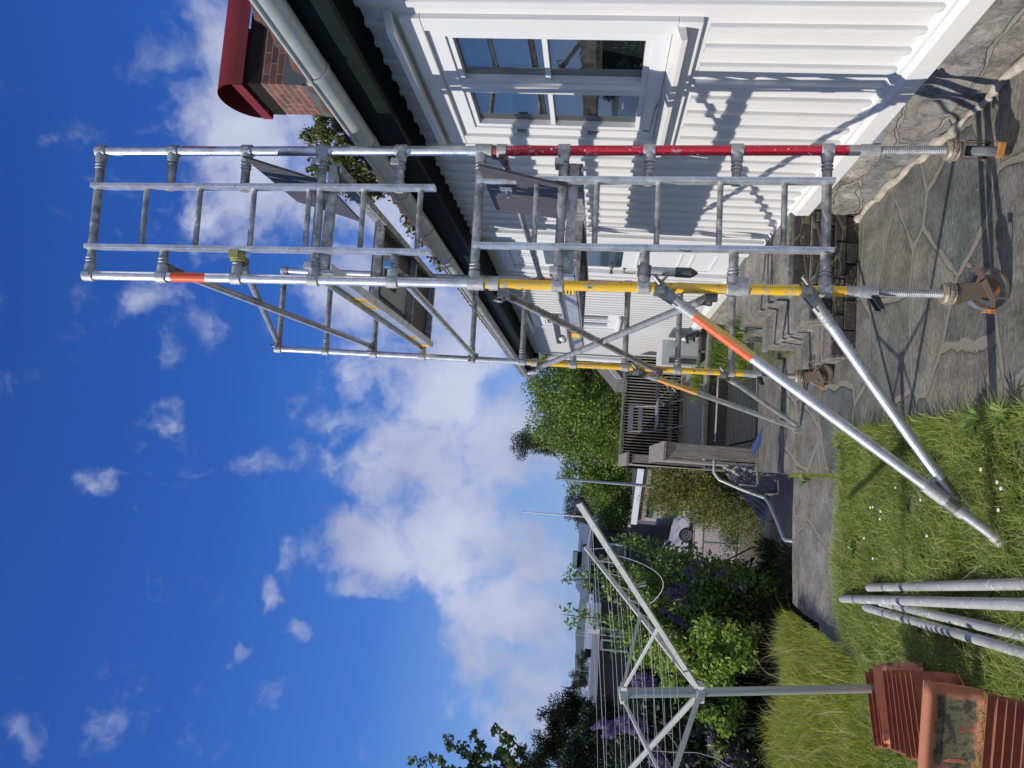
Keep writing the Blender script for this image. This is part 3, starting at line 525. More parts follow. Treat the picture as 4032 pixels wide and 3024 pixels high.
# entrance door
dr = MB(); dr.box((X1+.02,DY0+.10,.56),(X1+.07,DY1-.10,2.88)); door = dr.build('door', WHITE2, house)
df = MB(); df.box((X1-.03,DY0,.50),(X1+.10,DY0+.10,2.98)); df.box((X1-.03,DY1-.10,.50),(X1+.10,DY1,2.98)); df.box((X1-.03,DY0+.10,2.88),(X1+.10,DY1-.10,2.98)); df.box((X1-.06,DY0,.45),(X1+.10,DY1,.498)); df.build('door_frame', WHITE2, door, bevel=.004)
b = MB(); b.box((X1+.012,DY0+.20,1.70),(X1+.03,DY1-.22,2.52)); b.build('pane', GLASSF, door)
for a0, a1, c0, c1 in ((DY0+.2,DY0+.5,2.60,2.80),(DY0+.56,DY1-.2,2.60,2.80),(DY0+.2,DY1-.2,.75,1.0),(DY0+.2,DY1-.2,1.1,1.55)):
    b = MB(); b.box((X1+.008,a0,c0),(X1+.03,a0+.02,c1)); b.box((X1+.008,a1-.02,c0),(X1+.03,a1,c1)); b.box((X1+.008,a0+.02,c0),(X1+.03,a1-.02,c0+.02)); b.box((X1+.008,a0+.02,c1-.02),(X1+.03,a1-.02,c1)); b.build('panel_moulding', WHITE2, door)
b = MB(); b.lathe((X1+.02,8.30,1.80),(-1,0,0),[(0,.022),(.012,.022),(.03,.012),(.045,.012),(.06,.024),(.075,.02),(.078,0)],14); b.build('door_knob', STEEL, door)
b = MB(); b.lathe((X1+.02,8.33,1.66),(-1,0,0),[(0,.022),(.01,.022),(.012,.008),(.05,.008)],12); b.path([(X1-.03,8.33,1.66),(X1-.035,8.33,1.60),(X1-.03,8.325,1.54)],[.009,.008,.007]); b.build('handle', STEEL, door)
# eaves, roof, gutter
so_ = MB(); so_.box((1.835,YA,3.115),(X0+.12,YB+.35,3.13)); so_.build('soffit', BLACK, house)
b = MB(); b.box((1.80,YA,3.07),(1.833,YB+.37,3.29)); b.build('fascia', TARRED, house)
b = MB(); b.box((X0+.0,YB+.03,3.06),(X0+3,YB+.37,3.11)); b.build('gable_soffit', BLACK, house)
gt = MB(); gp = []
for i in range(13):
    a = math.pi*i/12; gp.append((1.735-math.cos(a)*.063, 3.275-math.sin(a)*.066))
outer = [(x, YA, z) for x, z in gp]; ring0 = len(gt.v)
ys = [YA, YB+.30]
for y in ys: gt.v += [(x, y, z) for x, z in gp]
for i in range(12): gt.face([ring0+i, ring0+i+1, ring0+13+i+1, ring0+13+i], True)
inn = [(1.735+(x-1.735)*.9, z+.004) for x, z in gp]; r1 = len(gt.v)
for y in ys: gt.v += [(x, y, z) for x, z in inn]
for i in range(12): gt.face([r1+i+1, r1+i, r1+13+i, r1+13+i+1], True)
gt.tube((1.667,YA,3.279),(1.667,YB+.30,3.279),.0085,n=8); gt.poly([(x, YB+.30, z) for x, z in gp][::-1])
gut = gt.build('gutter', ZINC, house)
for i in range(16):
    y = 2.45+.8*i; s = MB()
    pts = [(1.735+(x-1.735)*1.05, z-.003) for x, z in gp]
    for j in range(12): s.hexa([(pts[j][0],y,pts[j][1]),(pts[j+1][0],y,pts[j+1][1]),(pts[j+1][0],y+.028,pts[j+1][1]),(pts[j][0],y+.028,pts[j][1]), (pts[j][0]*.998,y,pts[j][1]-.004),(pts[j+1][0]*.998,y,pts[j+1][1]-.004),(pts[j+1][0]*.998,y+.028,pts[j+1][1]-.004),(pts[j][0]*.998,y+.028,pts[j][1]-.004)])
    s.box((1.655,y,3.272),(1.678,y+.028,3.296)); s.build('gutter_bracket', ZINC, gut)
dp = MB(); dp.path([(1.74,14.7,3.21),(1.76,14.7,3.08),(1.95,14.72,2.92),(2.06,14.72,2.80),(2.08,14.72,2.6),(2.08,14.72,.30),(2.05,14.72,.2)],.048,14); dp.build('downpipe', WHITE2, house)
# roof of pantiles
rf = MB(); pitch = R(27); rows = 13; yy = np.arange(YA, YB+.42, .033); xs = []
for r_ in range(rows): xs += [(r_*.34, .035), (r_*.34+.335, .0)]
M_ = len(yy)
for u, lift in xs:
    for y in yy:
        wv = .022*math.sin(y/.2*2*math.pi) + .012*math.sin(y/.2*4*math.pi+.6)
        rf.v.append((1.73+u*math.cos(pitch)-math.sin(pitch)*(wv+lift), y, 3.305+u*math.sin(pitch)+math.cos(pitch)*(wv+lift)))
for i in range(len(xs)-1):
    for j in range(M_-1): rf.face([i*M_+j, (i+1)*M_+j, (i+1)*M_+j+1, i*M_+j+1], True)
b0 = len(rf.v)
for y in yy:
    wv = .022*math.sin(y/.2*2*math.pi) + .012*math.sin(y/.2*4*math.pi+.6)
    rf.v.append((1.735, y, 3.285+wv)); 
for j in range(M_-1): rf.face([j, j+1, b0+j+1, b0+j], True)
rf.build('roof', TILE, house)
b = MB(); b.hexa([(1.83,YA,3.25),(6.2,YA,5.47),(6.2,YB+.4,5.47),(1.83,YB+.4,3.25),(1.82,YA,3.28),(6.2,YA,5.50),(6.2,YB+.4,5.50),(1.82,YB+.4,3.28)]); b.build('roof_boards', BLACK, house)
b = MB(); b.hexa([(1.78,YB+.38,3.16),(6.3,YB+.38,5.42),(6.3,YB+.41,5.42),(1.78,YB+.41,3.16),(1.78,YB+.38,3.36),(6.3,YB+.38,5.62),(6.3,YB+.41,5.62),(1.78,YB+.41,3.36)]); b.build('bargeboard', BLACK, house)
# chimney
c0 = (3.8,7.493,5.798); cx, cy, cz = c0
CW = .95
b = MB(); b.box((cx, cy, 4.0), (cx+CW, cy+.72, cz-.15)); ch = b.build('chimney', BRICK, house)
b = MB(); b.box((cx-.005,cy-.005,cz-.149),(cx+CW,cy+.725,cz+.02)); b.build('crown', mat('shadow dark mortar', (.022,.018,.016), .9, spec=.1), ch)  # near-black colour stands in for the shadow under the cap rim
b = MB(); e = .045
b.box((cx-e,cy-e,cz+.022),(cx-e+.004,cy+.72+e,cz+.135)); b.box((cx+CW+e,cy-e,cz+.022),(cx+CW+e-.004,cy+.72+e,cz+.135)); b.box((cx-e+.004,cy-e,cz+.022),(cx+CW+e-.004,cy-e+.004,cz+.135)); b.box((cx-e+.004,cy+.716+e,cz+.022),(cx+CW+e-.004,cy+.72+e,cz+.135))
ar = []; yc = cy+.36; rr = .36+e-.0015
NN = 22
for xx in (cx-e+.01, cx+CW+e-.01):
    for i in range(NN+1):
        a = math.pi*i/NN; ar.append((xx, yc-math.cos(a)*rr, cz+.134+math.sin(a)*.31))
k = len(b.v); b.v += ar
for i in range(NN): b.face([k+i, k+i+1, k+NN+1+i+1, k+NN+1+i], True)
ar2 = [(x, yc+(y-yc)*.985, z-.006) for x, y, z in ar]; k = len(b.v); b.v += ar2
for i in range(NN): b.face([k+i+1, k+i, k+NN+1+i, k+NN+1+i+1], True)
b.build('chimney_cap', REDM, ch)
b = MB(); b.box((cx-.012,cy-.012,4.0),(cx-.003,cy+.73,cz-.62)); b.box((cx-.012,cy-.012,4.0),(cx+CW+.01,cy-.003,cz-.42)); b.build('flashing', mat('green grey flashing', (.12,.14,.13), .5, .3), ch)
# ================================================================ entrance stairs
st = thing('stone_stairs', 'grey stone stairs of three steps rising to the house door', 'stairs')
def step(x0, x1, y0, y1, z0, z1, nm='step'):
    b = MB(); b.box((x0,y0,z0),(x1,y1,z1-.045)); b.box((x0-.025,y0-.02,z1-.045),(x1,y1+.01,z1)); return b.build(nm, STEPS, st, bevel=.008)
step(.97, 2.1, 5.90, 6.70, 0, .17); step(1.24, 2.1, 5.905, 7.45, .0, .34); step(1.51, 2.19, 5.91, 8.62, 0, .50, 'landing')
b = MB()
random.seed(3)
x = .98
for z0, z1 in ((.0,.085),(.088,.168)):
    x = .96
    while x < 2.04:
        l = random.uniform(.15,.34); d = random.uniform(.0,.03); b.box((x,5.875-d,z0),(min(x+l,2.08),5.92,z1)); x += l+.008
x = 1.23
for z0, z1 in ((.172,.25),(.253,.33)):
    x = 1.23
    while x < 2.03:
        l = random.uniform(.15,.3); d = random.uniform(.0,.03); b.box((x,5.88-d,z0),(min(x+l,2.06),5.92,z1)); x += l+.008
b.box((1.5,5.89,.342),(2.05,5.925,.46)); b.build('end_wall', DSTONE, st, bevel=.006)
b = MB()
for i in range(46):
    x = 1.0+random.random()*1.0; z = random.random()*.16
# (rough face comes from the split blocks above)
# boot scraper grille lamp beside the stair: small round chrome lamp
lp = thing('path_lamp', 'small round metal garden lamp beside the far end of the stairs', 'lamp')
c = (1.493,7.7,0.481)
b = MB(); b.lathe((c[0],c[1],c[2]),(-.3,-1,.1),[(-.03,.01),(-.02,.03),(.0,.034),(.01,.028),(.012,.018),(.03,.014),(.034,0)],16); b.build('lamp_head', GALV, lp)
b = MB(); b.path([(c[0],c[1]+.02,c[2]-.01),(c[0]-.0,c[1]+.02,c[2]-.09),(c[0],c[1]+.02,-.0)],.008); b.build('stake', mat('teal plastic', (.05,.16,.16), .5), lp)
b = MB(); b.box((1.25,7.46,-.4),(2.2,9.3,.05)); structure(b.build('flower_bed', SOIL))
for (q, h, k_, lab) in [((1.413,7.9,0.628), .20, 40, 'feathery green plant between the stairs and the white wall'), ((1.394,9,0.586), .22, 40, 'upright fern like plant behind the stairs'), ((1.092,9.1,0.848), .12, 26, 'low bright plant at the deck edge below the heat pump'), ((1.259,8.4,0.457), .16, 34, 'green plant beside the second stair step')]:
    P = np.array([(q[0]+random.gauss(0,.10), q[1]+random.gauss(0,.12), max(q[2]-.16, -.0)) for i in range(360)])
    o = blades('garden_plant', BEECH, P, h*.85, .008, lean=.7); tag(o, lab, 'plant', 'plants beside the stairs')
# ================================================================ SCAFFOLD TOWER
YN = lambda k: lerp((.845,3.886,4.692), (.929,3.767,.825), k/9)
RN = lambda k: lerp((1.547,3.872,4.704), (1.629,3.756,.837), k/9)
YF = lambda k: lerp((.829,6.428,4.67), (.856,6.387,.801), k/9)
RF = lambda k: YF(k) + V((.70, -.01, .012))
tower = thing('scaffold_tower', 'tall aluminium scaffold tower on wheels with yellow and red lower legs beside the white house', 'scaffold')
def post(fr, a, b, m, n='post', r=.0252): return MB().tube(fr(a), fr(b), r, n=20).build(n, m, tower)
def casting(fr, k, toward, parent, h=.062, r=.0335):
    p = fr(k); ax = (fr(k+.1)-fr(k)).normalized(); d = (toward-p).normalized(); b = MB()
    b.lathe(p-ax*h/2, ax, [(0,.026),(0,r-.003),(.004,r),(h-.004,r),(h,r-.003),(h,.026)], 22)
    b.tube(p+d*.02, p+d*.062, .031, .0285, n=16)
    for t in (.075,.092): b.lathe(p+d*t, d, [(0,.0255),(.003,.0285),(.007,.0285),(.010,.0255)], 16)
    # raised name plate on the casting
    side = V((0,-1,0)); up = ax; w_ = up.cross(side); c = p + side*(r+.0005)
    b.hexa([c-up*.018-w_*.011, c-up*.018+w_*.011, c+up*.018+w_*.011, c+up*.018-w_*.011]+[q+side*.002 for q in (c-up*.018-w_*.011, c-up*.018+w_*.011, c+up*.018+w_*.011, c+up*.018-w_*.011)])
    return b.build('casting', CAST, parent)
def rung(p, q, parent, r=.0235, m=ALUD): return MB().tube(p, q, r, n=16).build('rung', m, parent)
def half_tape(p, q, mid, w, parent):
    # tape wrapped part way round a tube, centred on direction mid, half width w radians
    d = (q-p).normalized(); a = (mid - d*mid.dot(d)).normalized(); s_ = d.cross(a); b = MB(); k = 10
    for e in (p, q):
        for i in range(k+1):
            t = -w + 2*w*i/k; b.v.append(tuple(e + (a*math.cos(t)+s_*math.sin(t))*.0262))
    for i in range(k): b.face([i, i+1, k+1+i+1, k+1+i], True)
    b.build('tape', ORG if w > 1 else RED, parent)
def frame(fy, fr, k0, k1, ladder, off):
    """posts, rungs and optional built-in ladder between rung numbers k0..k1"""
    low = k0 >= 5
    if low:
        py = MB().tube(fy(5.10), fy(9.23), .0254, n=20).build('post', YEL, tower, label='yellow painted scaffold post')
        pr = MB().tube(fr(5.10), fr(9.23), .0254, n=20).build('post', RED, tower, label='red painted scaffold post')
        for f_, pp in ((fy, py), (fr, pr)):
            MB().tube(f_(9.225), f_(9.36), .0262, n=18).build('sleeve', CAST, pp); MB().tube(f_(5.02), f_(5.14), .0262, n=18).build('sleeve', CAST, pp)
            b = MB(); ax = (f_(9)-f_(8)).normalized(); b.lathe(f_(5.24)-ax*.022, ax, [(0,.026),(0,.034),(.05,.034),(.05,.026)], 20); b.build('clamp_collar', CAST, pp)
    else:
        py = MB().tube(fy(-.06), fy(5.05), .0254, n=20).build('post', ALU, tower); pr = MB().tube(fr(-.06), fr(5.05), .0254, n=20).build('post', ALU, tower)
        for f_, pp in ((fy, py), (fr, pr)):
            if ladder: half_tape(f_(1.14), f_(1.60), (V((.9,-.45,0)) if f_ is fr else V((.2,-1,0))), (.7 if f_ is fr else 1.9), pp)
    for k in range(k0, k1+1):
        a, b = fy(k), fr(k); d = (b-a)
        casting(fy, k, b, py); casting(fr, k, a, pr)
        full = (not ladder) or k in (0, 3, 5, 6, 9)
        if full: rung(a+d*.09, b-d*.09, tower)
        else: rung(a+d*.09, a+d*(off[0]+.02), tower); rung(a+d*(off[1]-.02), b-d*.09, tower)
    return py, pr
def builtin_ladder(ka, kb, rungs, o):
    lad = MB()
    for f in o:
        p = lerp(YN(ka), RN(ka), f); q = lerp(YN(kb), RN(kb), f); off = V((0,-.028,0))
        lad.bar(p+off, q+off, .024, .052, up=(0,1,0))
        for g_ in (-.006, 0, .006): lad.bar(p+off+V((g_,-.0265,0)), q+off+V((g_,-.0265,0)), .003, .004, up=(0,1,0))
    l_ = lad.build('ladder', ALU, tower)
    for k in rungs:
        p = lerp(YN(k), RN(k), o[0]); q = lerp(YN(k), RN(k), o[1]); b = MB().tube(p+V((0,-.02,0)), q+V((0,-.02,0)), .0145, n=14); d = (q-p).normalized()
        for e, s in ((p, 1), (q, -1)): b.lathe(e+V((0,-.02,0))+d*s*.0105, d*s, [(0,.019),(.006,.018),(.008,.0145)], 12)
        b.build('ladder_rung', ALUD, l_)
frame(YN, RN, 0, 4, True, (.215,.70)); frame(YN, RN, 5, 9, True, (.27,.765))
builtin_ladder(-.03, 4.47, [.71,1.44,2.16,2.88,3.58,4.29], (.215,.70))
builtin_ladder(4.98, 9.06, [5.70,6.41,7.12,7.82,8.53], (.272,.762))
frame(YF, RF, 0, 4, False, (0,0)); frame(YF, RF, 5, 9, False, (0,0))
for f_ in (YN, RN):
    b = MB(); b.lathe(f_(4.93), (f_(5)-f_(4)).normalized(), [(0,.026),(0,.0345),(.085,.0345),(.085,.026)], 20); b.build('joint', CAST, tower)
b = MB(); b.tube(RN(5.09), RN(5.17), .029, n=6); b.build('brass_spigot', RUST, tower)
# diagonal and horizontal braces
def brace(p, q, m=ALU, r=.0215, label=None, yr=0):
    p = V(p); q = V(q); d = (q-p).normalized(); b = MB().tube(p+d*.05, q-d*.05, r, n=16).build('brace', m, tower, label=label)
    h = MB()
    for e, s in ((p, 1), (q, -1)):
        h.tube(e+d*s*.02, e+d*s*.11, .0245, n=14)
        h.box(e-V((.022,.022,.03)), e+V((.022,.022,.03))); h.tube(e-V((.04,0,0)), e+V((.035,0,0)), .009, n=8)
        h.path([e+V((-.03,-.02,.03)), e+V((-.045,-.035,.045)), e+V((-.05,-.03,.0))], .006)
    h.build('clamp', STEEL, b)
    return b
o_ = V((.07, .03, 0))
brace(YN(1)+V((.055,.035,.0)), YF(2)+V((.055,-.035,.0)))
brace(YN(2)+V((.10,.04,0)), YF(0)+V((.06,-.04,0)), m=GALV)
brace(YN(4)+V((.03,.05,-.04)), YF(4)+V((.02,-.05,-.03)))
brace(YN(5.3)+V((-.045,.01,-.03)), YF(7.65)+V((-.03,-.05,0)), m=ALUD)
brace(YF(5.3)+V((-.04,-.03,-.03)), YN(7.78)+V((-.03,.05,0)), m=GALV)
brace(RN(5.24)+V((.01,.05,.0)), RF(5.3)+V((0,-.05,0)), m=ALUD)
b = MB(); c = YN(2)+V((.12,-.01,0)); b.lathe(c-V((.03,0,0)), (1,0,0), [(0,.026),(.0,.038),(.055,.038),(.055,.026)], 14); b.box(c+V((-.02,-.05,-.02)), c+V((.02,-.02,.03))); b.build('clamp', mat('yellow green clamp', (.38,.36,.10), .5, .2), tower, label='yellow painted clamp')
for k, f0, f1 in ((3,.10,.9),(4,.12,.9),(6,.1,.9)):
    for ff in (f0, f1):
        c = lerp(YN(k), RN(k), ff) + V((0,-.005,.008)); b = MB(); b.box(c+V((-.018,-.038,-.01)), c+V((.018,.05,.035))); b.build('hook', mat('blue marked hook', (.10,.22,.38), .5, .2) if (k, ff) == (4, .12) else CAST, tower, bevel=.004)
# platforms
def platform(k, label):
    p = thing('platform', None, None); p.parent = tower; p['label'] = label
    zt = YN(k).z; a = YN(k); c = YF(k); x0 = .925 if k == 3 else .96; x1 = x0+.585; y0 = a.y+.01; y1 = c.y-.01; za = zt-.01; zb = c.z-.01
    def zz(y): return za+(zb-za)*(y-y0)/(y1-y0)
    for x, s in ((x0, 1), (x1, -1)):
        b = MB(); b.hexa([(x,y0,zz(y0)-.075),(x+.006*s,y0,zz(y0)-.075),(x+.006*s,y1,zz(y1)-.075),(x,y1,zz(y1)-.075),(x,y0,zz(y0)+.03),(x+.006*s,y0,zz(y0)+.03),(x+.006*s,y1,zz(y1)+.03),(x,y1,zz(y1)+.03)])
        b.hexa([(x,y0,zz(y0)-.078),(x+.045*s,y0,zz(y0)-.078),(x+.045*s,y1,zz(y1)-.078),(x,y1,zz(y1)-.078),(x,y0,zz(y0)-.070),(x+.045*s,y0,zz(y0)-.070),(x+.045*s,y1,zz(y1)-.070),(x,y1,zz(y1)-.070)])
        b.hexa([(x,y0,zz(y0)+.022),(x-.03*s,y0,zz(y0)+.022),(x-.03*s,y1,zz(y1)+.022),(x,y1,zz(y1)+.022),(x,y0,zz(y0)+.030),(x-.03*s,y0,zz(y0)+.030),(x-.03*s,y1,zz(y1)+.030),(x,y1,zz(y1)+.030)])
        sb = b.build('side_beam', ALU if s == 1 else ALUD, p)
        if s == 1:
            for (u0, u1, kind) in ((.03,.12,'y'),(.26,.31,'t'),(.34,.385,'t'),(.80,.835,'t'),(.955,1.0,'y')) if k == 3 else ((.10,.17,'t'),(.56,.66,'r'),(.665,.73,'y')):
                ya = y0+(y1-y0)*u0; yb = y0+(y1-y0)*u1; q = MB(); q.box((x-.0035,ya,zz(ya)-.06),(x-.0005,yb,zz(yb)+.015)); s_ = q.build('sticker', YLB if kind != 'r' else mat('red sticker', (.6,.03,.07), .5), sb)
                if kind == 't':
                    q = MB()
                    for j in range(3): q.box((x-.005,ya+.012,zz(ya)-.045+j*.018),(x-.0036,yb-.012,zz(ya)-.038+j*.018))
                    q.build('print', BLKP, s_) if False else q.build('sticker', BLKP, sb)
                if kind == 'r':
                    q = MB(); ym_ = (ya+yb)/2; zm_ = zz(ya)-.02; pts = [(x-.006, ym_+.045*math.cos(R(t)), zm_+.028*math.sin(R(t))) for t in range(-60, 241, 20)]; q.path(pts, .004, 6); q.bar((x-.006,ym_-.04,zm_-.012),(x-.006,ym_+.04,zm_-.012),.006,.006); q.build('sticker', WHITE2, sb)
    b = MB(); b.hexa([(x0+.01,y0+.95,zz(y0)-.006),(x1-.01,y0+.95,zz(y0)-.006),(x1-.01,y1-.01,zz(y1)-.006),(x0+.01,y1-.01,zz(y1)-.006),(x0+.01,y0+.95,zz(y0)+.006),(x1-.01,y0+.95,zz(y0)+.006),(x1-.01,y1-.01,zz(y1)+.006),(x0+.01,y1-.01,zz(y1)+.006)])
    b.build('deck_board', PLYU, p)
    for u in (.005, .36, .72, .985):
        b = MB(); y = y0+(y1-y0)*u; b.box((x0+.008,y-.018,zz(y)-.06),(x1-.008,y+.018,zz(y)-.012)); b.build('cross_member', ALUD, p)
    return p, x0, x1, y0, y1, zz
p3, x0, x1, y0, y1, zz = platform(3, 'upper scaffold platform seen from below')
b = MB(); b.box((x0+.13,4.98,zz(5)-.012),(x0+.42,5.72,zz(5)-.008)); pl_ = b.build('label_plate', PLATE, p3)
tx = bpy.data.curves.new('print', 'FONT'); tx.body = 'PER'; tx.size = .23; tx.extrude = .001; tx.offset = .006
to = bpy.data.objects.new('print', tx); COL.objects.link(to); dg = bpy.context.evaluated_depsgraph_get(); me = bpy.data.meshes.new_from_object(to.evaluated_get(dg)); bpy.data.objects.remove(to)
me.transform(Matrix.Translation((x0+.38,5.02,zz(5)-.0145)) @ Matrix(((0,-1,0,0),(1,0,0,0),(0,0,-1,0),(0,0,0,1))) @ Matrix.Diagonal((1,1,-1,1)))
me.materials.clear(); me.materials.append(mat('black print', (.02,.02,.02), .6)); to = bpy.data.objects.new('lettering', me); COL.objects.link(to); to.parent = pl_
b = MB(); b.poly([(1.40,3.82,zz(3.9)),(1.40,4.44,zz(4.4)),(1.425,4.20,zz(4)+.31),(1.425,3.64,zz(4)+.36)]); 
b = MB(); b.hexa([(1.40,3.84,zz(3.9)),(1.412,3.84,zz(3.9)),(1.412,4.50,zz(4.4)),(1.40,4.50,zz(4.4)),(1.44,3.62,zz(4)+.36),(1.452,3.62,zz(4)+.36),(1.452,4.28,zz(4)+.33),(1.44,4.28,zz(4)+.33)]); b.build('hatch', PLY, p3, label='open trapdoor of the upper platform')
p6, x0, x1, y0, y1, zz = platform(6, 'lower scaffold platform at the level of the window')
b = MB(); b.hexa([(1.40,3.76,zz(3.9)),(1.412,3.76,zz(3.9)),(1.412,4.30,zz(4.4)),(1.40,4.30,zz(4.4)),(1.43,3.60,zz(4)+.43),(1.442,3.60,zz(4)+.43),(1.442,4.25,zz(4)+.42),(1.43,4.25,zz(4)+.42)]); b.build('hatch', PLY, p6, label='open trapdoor of the lower platform')
b = MB(); b.box((1.385,3.80,zz(4)+.28),(1.399,3.86,zz(4)+.34)); b.box((1.375,3.81,zz(4)+.30),(1.386,3.90,zz(4)+.312)); b.build('latch', GALV, p6)
# things lying on the lower platform
tb = thing('sealant_tube', 'white and green sealant tube lying on the far end of the lower platform', 'sealant tube')
zt = YF(6).z+.06; b = MB(); b.lathe((.93,5.62,zt),(-.12,-1,.0),[(0,.0),(0,.024),(.17,.024),(.18,.018),(.185,.009),(.26,.003),(.26,0)],16); b.build('cartridge', mat('white plastic tube', (.7,.7,.68), .35), tb)
b = MB(); b.lathe((.93,5.625,zt),(.12,1,0),[(0,.0),(0,.0235),(.14,.0235),(.14,0)],14); b.build('green_sleeve', mat('green label', (.10,.18,.05), .5), tb)
b = MB(); b.bar((.92,4.75,zt+.02),(.92,5.7,zt+.03),.03,.035); tag(b.build('plank', BLKP, None), 'black strip lying along the outer edge of the lower platform', 'black strip')
# adjustable legs and castors
def castor(fp, face, ang, label):
    """fp: post function; face: wheel axle direction; ang: swivel side of the brake lever"""
    p = fp(9.36); ax = (fp(9)-fp(8)).normalized(); g_ = fp(9.36) + ax*((p.z-.275)/-ax.z)
    leg = thing('adjustable_leg', None, None); leg.parent = tower; leg['label'] = label
    b = MB(); prof = []; Lh = (g_-p).length; nT = int(Lh/.0085)
    for i in range(nT):
        h = i*.0085; prof += [(h,.0185),(h+.0035,.0215),(h+.005,.0215)]
    b.lathe(p+ax*.04, ax, [q for q in prof if q[0] < Lh-.05], 16); b.build('threaded_rod', GALV, leg)
    b = MB(); b.lathe(p, ax, [(0,.024),(0,.030),(.085,.030),(.09,.024)], 18)
    sd_ = V(face).cross(V((0,0,1)))
    hs_ = V((0,0,-1)); q0 = p+ax*.06
    b.build('adjuster_collar', CAST, leg)
    b = MB(); d = V(ang)
    for t in (-.02, .02):
        b.hexa([q0+d*.025+V((0,t-.006,.01)) , q0+d*.025+V((0,t+.006,.01)), q0+d*.025+V((0,t+.006,-.03)), q0+d*.025+V((0,t-.006,-.03)), q0+d*.085+V((0,t*1.3-.005,-.03)), q0+d*.085+V((0,t*1.3+.005,-.03)), q0+d*.085+V((0,t*1.3+.005,-.055)), q0+d*.085+V((0,t*1.3-.005,-.055))])
    b.build('adjuster_handle', BLKP if ang[0] < 0 else CAST, leg, bevel=.003)
    b = MB(); b.lathe(g_+V((0,0,.02)), (0,0,-1), [(0,.02),(0,.045),(.012,.052),(.02,.048),(.024,.056),(.034,.056),(.038,.046),(.05,.05),(.05,.02)], 24); b.build('swivel_plate', mat('layered swivel bearing', (.30,.26,.20), .55, .4, var=.3, vs=60), leg)
    f = V(face).normalized(); s = f.cross(V((0,0,1))); c = V((g_.x, g_.y, .10)) + s*(.03 if face[1] else .0)
    wh = MB(); wh.lathe(c-f*.022, f, [(0,.052),(0,.090),(.005,.098),(.012,.10),(.032,.10),(.039,.098),(.044,.090),(.044,.052)], 40); wh.lathe(c-f*.016, f, [(0,0),(0,.07),(.0,.088),(.032,.088),(.032,0)], 36)
    w_ = wh.build('wheel', RUBBER, leg)
    hb = MB(); hb.lathe(c-f*.018, f, [(-.006,0),(-.006,.03),(0,.034),(0,.072),(-.005,.078),(-.005,.086),(.041,.086),(.041,0)], 30); hb.build('rim', RUST, w_)
    fk = MB()
    for t in (-1, 1):
        e = f*t*.034; top = V((g_.x, g_.y, .235))
        pts = [top+s*-.045+e, top+s*.05+e, c+s*.035+V((0,0,.02))+e, c+V((0,0,-.025))+e, c-s*.03+V((0,0,.0))+e]
        fk.prism(pts, f*t*.004)
    fk.hexa([V((g_.x,g_.y,.228))+s*a+f*b_ for a, b_ in ((-.05,-.04),(.05,-.04),(.05,.04),(-.05,.04))]+[V((g_.x,g_.y,.238))+s*a+f*b_ for a, b_ in ((-.05,-.04),(.05,-.04),(.05,.04),(-.05,.04))])
    fk.lathe(c-f*.045, f, [(0,0),(0,.012),(.09,.012),(.09,0)], 6)
    fk.build('fork', mat('worn fork steel', (.15,.145,.125), .6, .4, col2=(.20,.14,.08), vs=40), leg)
    br = MB()
    for t in (-1,):
        e = f*t*.046
        br.prism([c+s*.02+V((0,0,.075))+e, c+s*.055+V((0,0,.035))+e, c+s*.105+V((0,0,.075))+e, c+s*.115+V((0,0,.098))+e, c+s*.10+V((0,0,.10))+e, c+s*.06+V((0,0,.066))+e], f*t*.004)
        br.prism([c+s*.05+V((0,0,.03))+e, c+s*.03+V((0,0,.05))+e, c+s*-.05+V((0,0,.0))+e, c+s*-.085+V((0,0,-.005))+e, c+s*-.085+V((0,0,-.025))+e, c+s*-.045+V((0,0,-.022))+e], f*t*.004)
    br.hexa([c+s*a_+V((0,0,z_))+f*t_ for a_,z_,t_ in ((.10,.085,-.05),(.122,.095,-.05),(.122,.095,-.005),(.10,.085,-.005),(.095,.10,-.05),(.115,.112,-.05),(.115,.112,-.005),(.095,.10,-.005))])
    br.build('brake_lever', mat('brake lever steel', (.25,.18,.15), .5, .4), leg)
    pd = MB(); pc = c-s*.10+V((0,0,-.015)); pd.hexa([pc+s*a_+f*t_+V((0,0,z_)) for z_ in (-.022,.010) for a_,t_ in ((-.012,-.045),(.012,-.045),(.012,.03),(-.012,.03))]); pd.build('brake_pedal', mat('orange pedal', (.46,.20,.05), .55, 0, col2=(.2,.12,.07), fac=(.45,.65), vs=60), leg, bevel=.004)
castor(YN, (.24,.97,0), (-1,0,0), 'adjustable castor leg under the near yellow post')
castor(RN, (-.917,.40,0), (1,0,0), 'adjustable castor leg under the near red post, wheel edge on')
castor(YF, (.45,1,0), (-1,0,0), 'adjustable castor leg under the far yellow post')
castor(RF, (.3,1,0), (1,0,0), 'adjustable castor leg under the far red post above the stairs')
